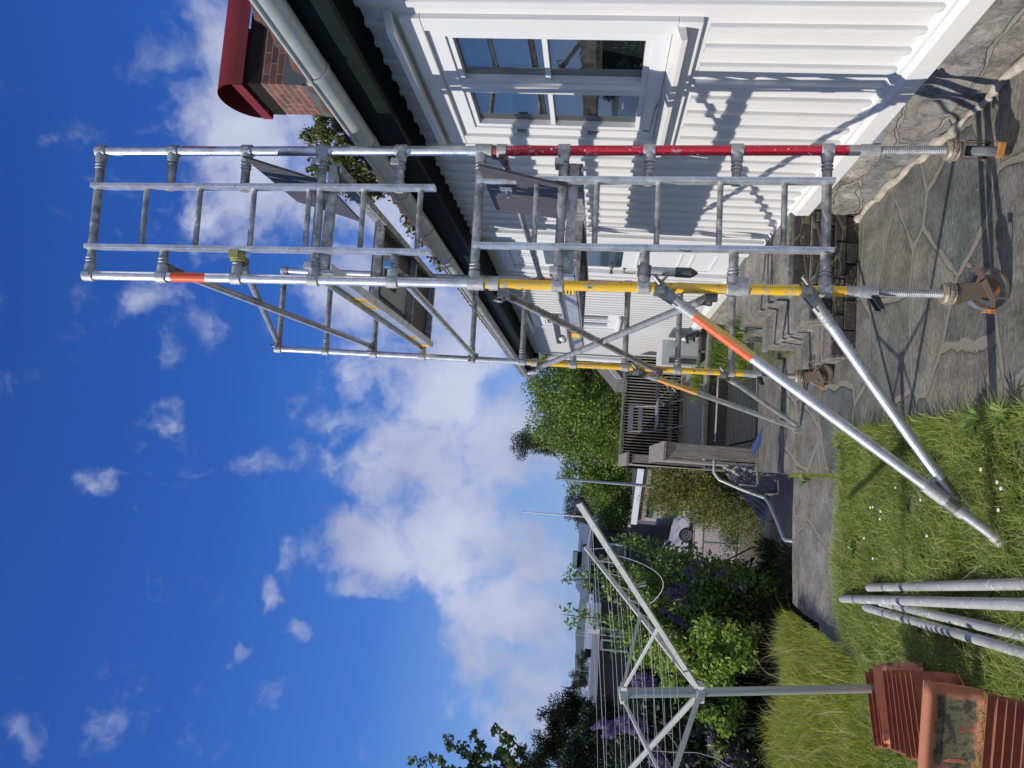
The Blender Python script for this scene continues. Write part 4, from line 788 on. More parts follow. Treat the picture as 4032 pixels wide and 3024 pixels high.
# outriggers
def strut(nm, p, q, r, tape, label, ym=None):
    p = V(p); q = V(q); d = (q-p).normalized(); b = MB().tube(p+d*.06, q, r, n=20).build(nm, ALU, tower, label=label)
    h = MB(); h.tube(p+d*.04, p+d*.16, r+.003, n=18)
    for t in (.085,.105,.125): h.lathe(p+d*t, d, [(0,r),(.003,r+.006),(.008,r+.006),(.011,r)], 18)
    h.build('socket', CAST, b)
    c = MB(); sd_ = d.cross(V((0,1,0))).normalized()
    for t in (-1, 1): c.hexa([p+V((0,t*.018,0))-sd_*.03-d*.05, p+V((0,t*.018,0))+sd_*.03-d*.05, p+V((0,t*.018,0))+sd_*.022+d*.07, p+V((0,t*.018,0))-sd_*.022+d*.07]+[p+V((0,t*.024,0))-sd_*.03-d*.05, p+V((0,t*.024,0))+sd_*.03-d*.05, p+V((0,t*.024,0))+sd_*.022+d*.07, p+V((0,t*.024,0))-sd_*.022+d*.07])
    e = p-d*.055; c.lathe(e-V((0,0,.025)), (0,0,1), [(0,.026),(0,.037),(.05,.037),(.05,.026)], 16)
    c.tube(p-d*.03+V((0,-.03,0)), p-d*.03+V((.0,.03,0)), .008); c.tube(e+V((.02,-.04,.0)), e+V((.05,-.055,.03)), .012); c.tube(e+V((.02,-.045,-.0)), e+V((.055,-.05,-.03)), .007); c.tube(p+V((0,-.028,0)), p+V((0,.028,0)), .011, n=6)
    c.build('clamp', STEEL, b)
    if tape:
        L_ = (q-p).length
        h = MB(); h.tube(p+d*L_*tape[0], p+d*L_*tape[1], r+.0006, n=28, cap=False); h.m = 1
        me_ = h; t_ = h.build('tape', TAPEY, b)
        # upper half of the tape is orange red
        o = MB(); a = d.cross(V((0,1,0))).normalized(); bb_ = d.cross(a)
        k = 9; P0 = p+d*L_*tape[0]; P1 = p+d*L_*tape[1]; base = len(o.v); up = a if a.z > 0 else -a
        for P_ in (P0, P1):
            for i in range(k+1):
                t = math.pi*(i/k)*.62 - .25; o.v.append(tuple(P_ + (up*math.sin(t+.45)+V((0,-1,0))*math.cos(t+.45))*(r+.0014)))
        for i in range(k): o.face([base+i, base+i+1, base+k+1+i+1, base+k+1+i], True)
        o.build('tape', ORG, t_)
    return b, d
fz = V((-.175,3.80,.02))
a_, d = strut('outrigger', YN(7.28)+V((-.045,-.02,0)), fz, .0255, (.085,.27), 'long upper outrigger strut with orange tape, foot on the lawn')
b_ = MB(); b_.path([fz-d*.02, fz+d*.04], [.03,.034], 12); b_.tube(fz-d*.38, fz-d*.17, .033, n=18); b_.build('foot_sleeve', CAST, a_)
b_ = MB(); b_.bar(fz+d*.02, fz+d*.11, .05, .006); b_.bar(fz+V((0,0,.0)), fz+V((.06,.0,-.03)), .05, .006); b_.build('foot_plate', GALV, a_)
q2 = fz - d*.24 + V((.03,0,-.01))
low_, dl = strut('outrigger', YN(8.86)+V((-.045,-.02,0)), q2, .0255, None, 'short lower outrigger strut meeting the long one above the lawn')
b_ = MB(); b_.tube(q2-dl*.10, q2+dl*.02, .029, n=16); e_ = fz-d*.24; b_.bar(q2-dl*.03, e_+V((0,0,.0)), .05, .05, up=(0,1,0)); b_.tube(e_-d*.03, e_+d*.03, .036, n=16); b_.tube(q2+V((0,-.045,0)), q2+V((0,.045,0)), .009, n=8); b_.build('clamp', STEEL, low_)
ff = V((.50,7.28,.03))
a_, d = strut('outrigger', YF(7.32)+V((-.04,.0,0)), ff, .0235, (.07,.33), 'far upper outrigger strut with orange tape, foot on the paving')
b_ = MB(); b_.hexa([ff+V(q) for q in ((-.05,-.03,-.03),(.03,-.03,-.03),(.03,.03,-.03),(-.05,.03,-.03),(-.03,-.02,.04),(.02,-.02,.04),(.02,.02,.04),(-.03,.02,.04))]); b_.build('foot_plate', GALV, a_)
strut('outrigger', YF(8.93)+V((-.03,.02,0)), ff+V((.03,-.03,.02)), .021, None, 'far lower outrigger strut')
# stub with rubber foot hanging from the near frame rung
c = lerp(YN(7), RN(7), .115); b = MB(); b.tube(c+V((0,-.01,-.03)), c+V((0,-.01,-.155)), .022, n=18); s_ = b.build('clamp_stub', CAST, tower)
b = MB(); b.lathe(c+V((-.028,0,0)), (1,0,0), [(0,.026),(0,.034),(.056,.034),(.056,.026)], 16); b.build('clamp', STEEL, s_)
b = MB(); b.lathe(c+V((0,-.01,-.15)), (0,0,-1), [(0,.02),(0,.025),(.075,.026),(.095,.016),(.11,.004)], 16); b.build('rubber_cap', mat('grey rubber', (.06,.065,.065), .6), s_)
b = MB(); ax = (YN(9)-YN(8)).normalized(); b.lathe(YN(8.1)-ax*.03, ax, [(0,.026),(0,.036),(.06,.036),(.06,.026)], 20); b.box(YN(8.1)+V((-.0,-.02,-.028)), YN(8.1)+V((.055,.02,.028))); b.build('clamp_collar', CAST, tower)
# ================================================================ SPARE TUBES ON THE LAWN
def lying(nm, p, q, r, lab, m=TUBE, end=BLKP, ring=.28):
    p = V(p); q = V(q); t = thing(nm, lab, 'tube', 'aluminium tubes lying on the lawn'); d = (q-p).normalized()
    MB().tube(p, q, r, n=22).build('pipe', m, t)
    b = MB(); b.tube(p+d*ring*1.0, p+d*(ring+.02), r+.0008, n=22, cap=False); b.build('band', mat('dark band', (.08,.09,.11), .5), t)
    b = MB(); b.lathe(p-d*.004, -d, [(-.004,r-.002),(.02,r-.004),(.02,0)], 16); b.build('end_cap', end, t); return t
e0 = (-0.791,5.816,0.05); e1 = (-0.433,3.504,0.05); lying('scaffold_tube', e0, lerp(e0,e1,1.5), .027, 'longest spare tube on the lawn, its black open end reaching furthest')  # black end disc stands in for the shade inside the open tube
e0 = (-0.641,5.343,0.03); e1 = (-0.353,3.543,0.03); lying('scaffold_tube', e0, lerp(e0,e1,1.5), .027, 'spare tube on the lawn with a reddish brown cap at its end', end=mat('reddish brown cap', (.16,.08,.07), .6), ring=.27)
e0 = (-0.777,5.393,0.03); e1 = (-0.635,3.539,0.03); lying('scaffold_tube', e0, lerp(e0,e1,1.6), .025, 'spare tube on the lawn with a yellow stained white end', end=WHITE2, ring=.33)
e0 = (-0.701,5.153,0.025); e1 = (-0.567,3.55,0.025); lying('scaffold_tube', e0, lerp(e0,e1,1.6), .025, 'spare tube on the lawn with faint light blue marks, partly under the longest one', ring=.24)
# ================================================================ ROOF TILES ON THE LAWN
def tile_mesh():
    """pan tile: shallow tray with one raised and one turned-down long edge; length along x, width along z"""
    prof = [(-.125,.028),(-.118,.040),(-.10,.036),(-.075,.008),(-.04,-.004),(.02,-.006),(.06,.002),(.085,.030),(.105,.042),(.125,.030),(.130,.012)]
    b = MB(); n = len(prof); nx = 8; th = .013
    for s in (0, 1):
        for i in range(nx+1):
            x = -.20+.40*i/nx; bow = .004*math.cos(i/nx*math.pi)
            for z, y in prof: b.v.append((x, y+bow+(th if s else 0), z))
    K = (nx+1)*n
    for i in range(nx):
        for j in range(n-1):
            b.face([i*n+j, i*n+j+1, (i+1)*n+j+1, (i+1)*n+j], True); b.face([K+i*n+j+1, K+i*n+j, K+(i+1)*n+j, K+(i+1)*n+j+1], True)
        b.face([i*n, (i+1)*n, K+(i+1)*n, K+i*n]); b.face([(i+1)*n+n-1, i*n+n-1, K+i*n+n-1, K+(i+1)*n+n-1])
    for j in range(n-1): b.face([j+1, j, K+j, K+j+1]); b.face([nx*n+j, nx*n+j+1, K+nx*n+j+1, K+nx*n+j])
    me = b.build('roof_tile', TERRA); return me
proto = tile_mesh()
def place_tile(loc, rot, lab, grp=None, m=None, first=[True]):
    o = proto if first[0] else proto.copy()
    if not first[0]: COL.objects.link(o)
    first[0] = False
    if m: o.data = o.data.copy(); o.data.materials.clear(); o.data.materials.append(m)
    o.location = loc; o.rotation_mode = 'XYZ'; o.rotation_euler = rot; tag(o, lab, 'roof tile', grp)
A0 = V((-1.098,4.936,0.1)); A1 = V((-1.153,4.443,0.1))
R0 = V((-1.036,4.735,0.25)); L0 = V((-1.354,4.595,0.25)); R9 = V((-0.933,4.101,0.25)); L9 = V((-1.183,3.989,0.25))
NT = 11
for i in range(NT):
    u = i/(NT-1); a = lerp(R0, R9, u); b = lerp(L0, L9, u); c = (a+b)/2; rz = math.atan2((a-b).y, (a-b).x) + random.uniform(-.03,.03)
    lab = {0: 'terracotta roof tile leaning at the back end of the long row, next to the path', NT-1: 'terracotta roof tile leaning at the front end of the long row, next to the lying tile'}.get(i)
    if i == 3: continue
    c = V((c.x+random.uniform(-.012,.012), c.y, c.z))+V((0,-.03,-.126))
    names = {1:'second',2:'third',4:'fourth',5:'fifth',6:'sixth',7:'seventh',8:'eighth',9:'ninth'}
    lab = lab or 'terracotta roof tile leaning in the long row, %s counted from the path end' % names[i]
    place_tile(c, (R(-13+random.uniform(-2.5,2.5)), random.uniform(-.015,.015), rz), lab, 'roof tiles leaning in rows on the lawn')
u = .28; a = lerp(R0, R9, u); b = lerp(L0, L9, u); c = (a+b)/2
place_tile(c+V((.045,-.05,-.085)), (R(-40), R(-1), math.atan2((a-b).y,(a-b).x)), 'sunlit roof tile lying flatter than the others in the long leaning row', None, mat('sun tinted stained tile', (.56,.23,.13), .8, 0, col2=(.16,.11,.08), vs=16, fac=(.55,.6), bump=.3))  # stains aside, the sunlit tone is put into a paler base colour
c = V((-1.1,4.058,0.05))
tray = MB(); prof = [(-.14,.0),(-.142,.038),(-.118,.040),(-.096,.012),(-.05,.004),(.06,.004),(.09,.012),(.112,.036),(.14,.034),(.144,.0)]
if True:
    n_ = len(prof)
    for i in range(9):
        x_ = -.22+.44*i/8
        for z_, y_ in prof: tray.v.append((x_, max(y_, .020) if i == 8 else y_, z_))
    for i in range(8):
        for j in range(n_-1): tray.face([i*n_+j+1, i*n_+j, (i+1)*n_+j, (i+1)*n_+j+1], True)
    k_ = len(tray.v); tray.v += [(x,y-.016,z) for x,y,z in tray.v[:]]
    for i in range(8):
        for j in range(n_-1): tray.face([k_+i*n_+j, k_+i*n_+j+1, k_+(i+1)*n_+j+1, k_+(i+1)*n_+j])
    for j in range(n_-1): tray.face([j, j+1, k_+j+1, k_+j]); tray.face([8*n_+j+1, 8*n_+j, k_+8*n_+j, k_+8*n_+j+1])
    for i in range(8): tray.face([(i+1)*n_, i*n_, k_+i*n_, k_+(i+1)*n_]); tray.face([i*n_+n_-1, (i+1)*n_+n_-1, k_+(i+1)*n_+n_-1, k_+i*n_+n_-1])
o = tray.build('roof_tile', TERRAB); o.location = (-1.10, 3.93, .125); o.rotation_euler = (R(7), R(-1), R(176)); tag(o, 'single broad roof tile leaning open side out with black and green lichen stains', 'roof tile')
for i, (X, lab) in enumerate(((3885,'lit front edge roof tile of the short row at the photo edge, nearest the lying tile'),(3922,'second roof tile of the short row at the photo edge'),(3957,'third roof tile of the short row at the photo edge'),(3990,'fourth roof tile of the short row at the photo edge'))):
    c = [V((-0.791,3.396,0.25)), V((-0.779,3.318,0.25)), V((-0.769,3.249,0.25)), V((-0.758,3.186,0.25))][i]
    place_tile(c+V((-.20,-.03,-.126)), (R(-13), 0, R(-7)), lab, 'roof tiles leaning in rows on the lawn')
c = V((-0.747,3.121,0.25)); place_tile(c+V((-.20,-.03,-.126)), (R(-13), 0, R(-7)), 'roof tile of the short row half cut off by the photo edge', 'roof tiles leaning in rows on the lawn')
# ================================================================ ROTARY CLOTHES DRYER
dry = thing('clothes_dryer', 'rotary clothes dryer with four white arms and lines on a grey pole in the lawn', 'clothes dryer')
dbase = V((-1.09,4.70,-.02)); low = V((-1.217,4.617,1.188)); top = V((-1.258,4.586,1.621)); dax = (top-dbase).normalized()
AW = mat('white grey aluminium arm', (.50,.50,.47), .45, .15, var=.08)
MB().tube(dbase-dax*.1, low, .0245, n=20).build('pole', mat('grey green pole', (.36,.39,.36), .42, .5, var=.1, vs=3, stretch=(1,1,.3)), dry)
MB().tube(low, top, .028, n=18).build('inner_pole', mat('grey pole', (.30,.34,.34), .4, .5), dry)
for c, nm in ((low, 'lower_hub'), (top, 'top_hub')):
    b = MB()
    for t in range(4):
        a = t*math.pi/2+.9; e = V((math.cos(a), math.sin(a), 0)); b.bar(c, c+e*.065, .028, .034)
    b.lathe(c-dax*.02, dax, [(0,.02),(0,.036),(.045,.036),(.045,.0)], 16); b.build(nm, AW, dry, bevel=.002)
ARMS = [(V((.513,.669,.538)), 1.30), (V((-.745,.534,.400)), 1.45), (V((-.601,-.729,.328)), 1.45), (V((.657,-.593,.466)), 1.60)]
for d, Ln in ARMS:
    d.normalize(); b = MB(); b.bar(low+d*.05, low+d*Ln, .019, .029); arm = b.build('arm', AW, dry, bevel=.002)
    b = MB(); b.bar(low+d*Ln, low+d*(Ln+.02), .019, .028); b.build('end_cap', BLKP, arm)
    b = MB(); b.bar(top+V((d.x,d.y,0))*.05, low+d*.62, .013, .018); b.build('strut', AW, dry, bevel=.002)
ln = MB()
for i in range(8):
    t = .40 + i*.125
    for j in range(4):
        (da, la), (db, lb) = ARMS[j], ARMS[(j+1)%4]
        p = low+da*t; q = low+db*t
        ln.path([p, lerp(p,q,.33)-V((0,0,.012*t)), lerp(p,q,.66)-V((0,0,.012*t)), q], .0011, 5)
ln.path([low+ARMS[3][0]*1.45, low+ARMS[0][0]*1.28], .0011, 5); ln.path([low+ARMS[3][0]*1.45, low+ARMS[2][0]*1.42], .0011, 5)
p = low+ARMS[3][0]*1.22; q = low+ARMS[3][0]*.80
ln.path([p*(1-u)+q*u + V((.03,.0,-.16))*math.sin(math.pi*u)**.8 for u in [i/12 for i in range(13)]], .0017, 6)
p = low+ARMS[1][0]*.62; ln.path([p, p+V((.0,.02,-.15)), p+V((.01,.03,-.30)), p+V((-.01,.03,-.42)), p+V((-.05,.03,-.50))], .0018, 6)
ln.build('clothes_line', ROPE, dry)
for (j, t, s, lab) in ((0,.72,0,'wooden peg pair on the arm pointing to the driveway'),(3,.95,0,'wooden peg on the long arm'),(0,1.12,0,'grey peg high on the arm'),(1,.45,0,'white peg on the left arm')):
    pg = MB(); c = low+ARMS[j][0]*t
    pg.bar(c+V((.0,0,.02)), c+V((.02,.0,-.06)), .010, .008); pg.bar(c+V((.008,0,.02)), c+V((.035,.005,-.06)), .010, .008); pg.bar(c+V((.005,0,-.01)), c+V((.02,0,-.008)), .012, .012)
    tag(pg.build('clothes_peg', mat('faded peg', (.42,.38,.33), .7)), lab+' of the clothes dryer', 'clothes peg')
# ================================================================ DECK
dk = thing('wooden_deck', 'raised weathered grey wooden deck with slatted railing beside the far end of the house', 'deck')
b = MB(); b.box((.36,9.16,-.06),(2.16,9.22,.005))
for i in range(20):
    y = 9.23+.1*i; b.box((.30,y,-.03),(2.16,y+.093,.012))
b.build('lower_floor', DARKW, dk)
b = MB()
for i in range(20): b.box((.30,9.226+.1*i-.018,.0135),(2.1,9.226+.1*i-.003,.0175))
b.build('sunlit_board_lines', PALEW, dk)  # pale strips stand in for sunlight along the board edges
b = MB(); b.box((.3,11.20,-.02),(2.1,11.23,.14)); b.box((.3,11.24,.16),(2.1,11.28,.30)); b.build('step_face', DARKW, dk)
b = MB()
for i in range(27): b.box((.3,11.2+.128*i,.27),(2.16,11.2+.128*i+.105,.312))
b.build('upper_floor', WOOD, dk)
rl = MB(); rl.box((.1,14.58,.42),(2.2,14.62,.50)); rl.bar((.05,14.6,1.36),(2.2,14.6,1.36),.14,.035,up=(0,0,1)); rl.build('railing_rail', WOOD, dk)
rl = MB()
for i in range(38): rl.box((.14+i*.055,14.55,.33),(.14+i*.055+.016,14.58,1.34))
rl.build('railing_slats', PALEW, dk)
b = MB(); b.box((.05,14.63,.3),(2.2,14.66,1.3)); b.build('shade_sheet', BLACK, dk)  # black sheet carries the shade behind the railing slats
b = MB(); b.box((.20,9.10,-.02),(.36,9.14,1.02)); b.build('screen_post', WOODV, dk, bevel=.004)
b = MB(); b.box((.16,9.145,-.5),(.185,11.25,1.02)); b.box((.34,9.145,-.0),(.36,11.25,1.0)); b.build('screen_boards', WOODV, dk)
b = MB(); b.bar((.26,9.07,1.045),(.26,11.3,1.045),.23,.035); b.build('screen_cap', WOOD, dk, bevel=.004)
b = MB(); b.box((.10,11.3,-.2),(.125,14.6,1.36)); b.box((.10,11.30,.3),(.24,11.34,1.30)); b.bar((.17,11.28,1.36),(.17,14.6,1.36),.2,.035); b.build('screen_boards', WOOD, dk)
def chair(name, lab, x, y, z, rz, m, slats):
    t = thing(name, lab, 'folding chair', 'folding chairs on the deck'); t.location = (x, y, z); t.rotation_euler = (0,0,rz); t.scale = (1.2,1.1,1.05)
    b = MB()
    for i in range(7): b.box((-.21,-.2+i*.058,.43),(.21,-.2+i*.058+.045,.45))
    b.build('seat', m, t)
    b = MB()
    if slats == 2: b.bar((-.21,.27,.86),(.21,.27,.86),.02,.08,up=(0,0,1)); b.bar((-.21,.255,.70),(.21,.255,.70),.02,.07,up=(0,0,1))
    else:
        for i in range(6): b.box((-.2+i*.07,.20,.46),(-.2+i*.07+.05,.22,.92)); 
        b.box((-.21,.195,.90),(.21,.225,.95))
    b.build('backrest', m, t)
    for s in (-1, 1):
        b = MB(); b.path([(s*.2,-.26,0),(s*.2,-.20,.05),(s*.2,.0,.24),(s*.2,.2,.44),(s*.2,.28,.9)],.011,8); b.build('leg', GALV, t)
        b = MB(); b.path([(s*.18,.28,0),(s*.18,.22,.05),(s*.18,.0,.25),(s*.18,-.2,.44)],.011,8); b.build('leg', GALV, t)
    b = MB(); b.tube((-.2,-.26,.012),(.2,-.26,.012),.01,n=8); b.tube((-.2,.28,.012),(.2,.28,.012),.01,n=8); b.build('foot_bar', GALV, t)
c = (1.019,13.9,0.465); chair('folding_chair', 'pale grey folding chair with two back slats on the wooden deck', c[0], 13.9, .312, R(14), PLAS, 2)
c = (1.582,14.1,0.542); chair('folding_chair', 'dark folding chair with perforated back facing the pale one on the deck', c[0], 14.1, .312, R(-112), mat('dark chair plastic', (.05,.055,.065), .5), 6)
sh = thing('blue_tool', 'blue plastic snow shovel leaning in the corner of the lower deck', 'shovel')
a = V((0.302,9,0.067)); c = V((0.55,8.85,-0.072)); b = MB(); b.hexa([a+V((-.02,0,0)), a+V((.05,0,.03)), c+V((.06,0,.07)), c+V((.0,0,-.02))]+[q+V((0,.012,0)) for q in (a+V((-.02,0,0)), a+V((.05,0,.03)), c+V((.06,0,.07)), c+V((.0,0,-.02)))]); b.build('blade', BLUE, sh)
b = MB(); b.bar(V((0.642,8.86,-0.07)), V((0.515,8.84,-0.071)), .05, .035); b.build('blade_rim', BLUE, sh)
b = MB(); b.tube(V((0.398,9.5,0.246)), V((0.467,9.1,0.025)), .016, n=10); b.build('shaft', BLKP, sh)
# heat pump
hp = thing('heat_pump', 'grey outdoor heat pump unit on a stand against the white wall', 'heat pump')
c = V((1.57,11.4,0.963)); d = V((1.944,11.4,0.412)); hx0, hx1, hz0, hz1 = c.x, d.x+.02, d.z, c.z
b = MB(); b.box((hx0,11.4,hz0),(hx1,12.25,hz1)); b.build('housing', mat('grey casing', (.50,.51,.52), .5, 0, var=.03), hp, bevel=.02)
b = MB(); b.box((hx0+.05,11.392,hz0+.04),(hx0+.13,11.398,hz1-.12)); b.build('side_grille', mat('dark side recess', (.05,.06,.075), .5), hp)
b = MB(); b.box((hx0-.012,11.43,hz0+.03),(hx0-.002,12.2,hz1-.03)); b.build('front_grille', mat('blue grey grille', (.24,.26,.31), .5), hp)
b = MB(); b.box((hx1-.12,11.392,hz1-.18),(hx1-.03,11.397,hz1-.08)); b.build('rating_label', PLATE, hp)
b = MB(); b.path([(hx1-.04,11.37,hz0+.18),(hx1+.06,11.34,hz0+.20),(hx1+.12,11.36,hz0+.05),(hx1+.10,11.40,hz0-.1)],.022); b.build('hose', BLKP, hp)
b = MB(); b.bar((hx0+.03,11.45,hz0-.01),(hx1+.25,11.45,hz0-.01),.04,.03); b.bar((hx0+.03,12.15,hz0-.01),(hx1+.25,12.15,hz0-.01),.04,.03); b.bar((hx0+.06,11.45,hz0),(hx0+.06,11.45,hz0-.45),.04,.04); b.bar((hx0+.25,11.45,hz0),(hx0+.25,11.45,hz0-.45),.04,.04); b.build('stand', GALV, hp)
# handrail beside the lower path, rock below the deck
hr = thing('handrail', 'white and grey bent tube handrail fixed to the rock beside the deck', 'handrail')
def P9(X): return V(X)
b = MB(); b.path([(0.193,9.05,0.487), (0.048,9.02,0.485), (-0.022,9,0.428), (-0.109,8.95,0.199), (-0.186,8.9,-0.057)], .017, 12); b.build('rail', mat('worn white rail paint', (.6,.6,.6), .4, .2, col2=(.3,.32,.34), vs=20), hr)
b = MB(); b.path([(-0.062,8.95,0.215), (-0.068,8.95,0.034), (-0.038,9,0.002), (0.12,9.12,-0.013)], .009, 8); b.path([(-0.15,8.9,-0.056), (-0.133,8.9,-0.198), (-0.104,8.95,-0.22), (0.014,9.1,-0.245)], .009, 8); b.build('bracket', mat('cream rail bracket', (.66,.6,.52), .5), hr)
b = MB(); b.path([(-0.172,8.9,-0.051), (-0.243,8.6,-0.047), (-0.423,8.3,-0.069), (-0.548,8,-0.06), (-0.565,7.95,-0.068), (-0.565,7.9,-0.126)], .017, 12); b.build('lower_rail', mat('shade tinted rail paint', (.30,.35,.42), .45, .3), hr)  # same rail in shade; the shade is put into its grey blue colour
rk = MB(); rk2 = []
random.seed(11)
nx_, nz_ = 34, 26
for i in range(nx_):
    for j in range(nz_):
        u = i/(nx_-1); v = j/(nz_-1); x = .34-.85*u; z = -.62+v*(.98-.75*u**1.3)
        y = 9.22 + .42*v - .10*math.sin(u*7+v*3)*.5 + .05*math.sin(u*19-v*11) + .03*math.sin(u*41+v*29) + u*.95
        rk.v.append((x, y, z))
for i in range(nx_-1):
    for j in range(nz_-1): rk.face([i*nz_+j, (i+1)*nz_+j, (i+1)*nz_+j+1, i*nz_+j+1])
rk.v += [(x, y+1.0, z) for x, y, z in rk.v[:]]
o = rk.build('rock_outcrop', ROCK); structure(o)
# ================================================================ BACKGROUND BUILDINGS, CARS, POLES
BW = mat('black board cladding', (.014,.015,.016), .7, 0, var=.2)
RFM = mat('grey sheet roof', (.19,.21,.23), .4, .5, var=.1)
gr = thing('garage', 'low neighbouring garage with pale flat roof edge and wooden band', 'garage')
A = V((-2.888,43,-0.502)); B = V((0.523,39.2,-0.496)); gz = -2.8
A.z = B.z = (A.z+B.z)/2; ud = (B-A).normalized(); nb = V((-ud.y, ud.x, 0)); nb = nb if nb.y > 0 else -nb
def gbox(p, q, d0, d1, z0, z1, m, nm):
    b = MB(); b.hexa([p+nb*d0+V((0,0,z0-p.z)), q+nb*d0+V((0,0,z0-q.z)), q+nb*d1+V((0,0,z0-q.z)), p+nb*d1+V((0,0,z0-p.z)), p+nb*d0+V((0,0,z1-p.z)), q+nb*d0+V((0,0,z1-q.z)), q+nb*d1+V((0,0,z1-q.z)), p+nb*d1+V((0,0,z1-p.z))]); return b.build(nm, m, gr)
zt = A.z
gbox(A, B, 0, .1, zt-.32, zt, mat('pale blue grey fascia', (.50,.56,.62), .4), 'roof_edge')
gbox(A, B, .1, 7, zt-.2, zt-.05, mat('dark roof felt', (.05,.055,.06), .8), 'roof'); gbox(A, B, 6.9, 7.1, zt-.05, zt+.12, mat('pale back edge', (.4,.5,.6), .4), 'back_edge')
gbox(A+ud*.1, B, .25, .35, zt-.75, zt-.321, mat('brown wood band', (.20,.165,.14), .7, var=.2), 'wood_band')
gbox(A+ud*.1, B, .5, 6.8, gz, zt-1.1, mat('grey concrete wall', (.30,.30,.27), .85, 0, var=.15, vs=.8), 'wall')
gbox(A+ud*.1, B, .45, .5, zt-1.15, zt-.76, mat('greenish glass', (.05,.09,.08), .15), 'window')
gl = V((-3.062,43.6,-0.766)); b = MB(); 
b.box((gl.x-2.4,43.6,gz),(gl.x+.2,46,gl.z+.1)); b.build('side_wall', mat('dark blue glass wall', (.02,.03,.04), .2), gr)
def box_house(nm, lab, wl, wr, ytop, y, zb, roofm, roofdepth=7, th=.35, over=.4):
    """wl, wr: points at the left and right end of the eave"""
    t = thing(nm, lab, 'house'); wl = V(wl); wr = V(wr); b = MB()
    b.box((wl.x,y,zb),(wr.x,y+roofdepth,min(wl.z,wr.z))); b.build('wall', BW, t)
    return t
# black house with grey roof and chimney
bh = thing('black_house', 'black wooden house with grey metal roof, white framed window and chimney beyond the driveway', 'house')
e0 = V((-7.5,47,1.097)); e1 = V((-3.767,47,1.562)); r0 = V((-7.647,52,1.971)); r1 = V((-4.449,52,2.299))
b = MB(); b.box((e0.x,47.3,-2.9),(e1.x,53,e1.z-.05)); b.build('wall', BW, bh)
b = MB(); b.hexa([(e0.x-.4,46.9,e1.z-.08),(e1.x+.3,46.9,e1.z-.08),(e1.x+.1,52,r1.z-.1),(e0.x-.4,52,r1.z-.1),(e0.x-.4,46.9,e1.z+.05),(e1.x+.3,46.9,e1.z+.05),(e1.x+.1,52,r1.z+.05),(e0.x-.4,52,r1.z+.05)]); b.build('roof', RFM, bh)
c = V((-5.992,50,2.347)); d = V((-5.531,50,1.443)); b = MB(); b.box((c.x-.35,50,d.z-.5),(d.x+.1,50.7,c.z)); ch_ = b.build('chimney', BLACK, bh); b = MB(); b.box((c.x-.4,49.95,c.z+.005),(d.x+.15,50.75,c.z+.3)); b.build('chimney_cap', GALV, ch_)
def fwin(parent, X0_, X1_, y, fr_=.09, gm=GLASSF):
    p = V(X0_); q = V(X1_); x0_, x1_ = min(p.x,q.x), max(p.x,q.x); z0_, z1_ = min(p.z,q.z), max(p.z,q.z)
    b = MB(); b.box((x0_,y-.05,z0_),(x0_+fr_,y,z1_)); b.box((x1_-fr_,y-.05,z0_),(x1_,y,z1_)); b.box((x0_+fr_,y-.05,z0_),(x1_-fr_,y,z0_+fr_)); b.box((x0_+fr_,y-.05,z1_-fr_),(x1_-fr_,y,z1_)); w_ = b.build('window', WHITE2, parent)
    b = MB(); b.box((x0_+fr_,y-.02,z0_+fr_),(x1_-fr_,y-.01,z1_-fr_)); b.build('pane', gm, w_)
    return w_
GC = mat('curtained glass', (.10,.14,.13), .2, 0, var=.3, vs=6, stretch=(3,1,.3), ior=1.7)
fwin(bh, (-4.393,47.3,0.457), (-5.655,47.3,-0.556), 47.3, .12, GC)
fwin(bh, (-5.891,47.3,-1.591), (-6.389,47.3,-2.664), 47.3, .10, GC)
# long low black house to the left
lh = thing('long_black_house', 'long low black house with pale metal roof edge and open white windows behind the lilacs', 'house')
e0 = V((-13.299,40,1.188)); e1 = V((-6.703,40,1.284)); zr = (e0.z+e1.z)/2
b = MB(); b.box((e0.x+.5,40.4,-3.2),(e1.x,47,e1.z-.35)); b.build('wall', mat('dark ribbed cladding', (.016,.016,.018), .7, 0, var=.3, vs=3, stretch=(8,1,.5)), lh)
b = MB(); b.hexa([(e0.x,39.8,e0.z-.38),(e1.x,39.8,e1.z-.38),(e1.x,47.5,e1.z-.38),(e0.x,47.5,e0.z-.38),(e0.x,39.8,e0.z),(e1.x,39.8,e1.z),(e1.x,47.5,e1.z),(e0.x,47.5,e0.z)]); b.build('roof', mat('pale metal roof edge', (.30,.33,.36), .4, .4), lh)
fwin(lh, (-12.106,40.1,0.786), (-13.273,40.1,-0.789), 40.1, .1, GC)
fwin(lh, (-7.983,40.3,0.944), (-8.369,40.3,-0.508), 40.3, .06, GC); fwin(lh, (-8.535,40.3,0.82), (-9.087,40.3,-0.55), 40.3, .08, GLASSF)
c = V((-9.521,41,1.555)); b = MB(); b.box((c.x-.15,41,zr),(c.x+.2,41.3,c.z)); b.build('vent', BLACK, lh)
b = MB(); c = V((-12.219,41,1.625)); b.tube((c.x,41,e0.z),(c.x,41,c.z),.03,n=8); b.build('vent_pipe', GALV, lh)
b = MB(); c = V((-8.052,39.7,1.363)); b.box((c.x-.12,39.6,c.z-.45),(c.x+.12,39.7,c.z+.15)); b.build('downpipe_head', WHITE2, lh)
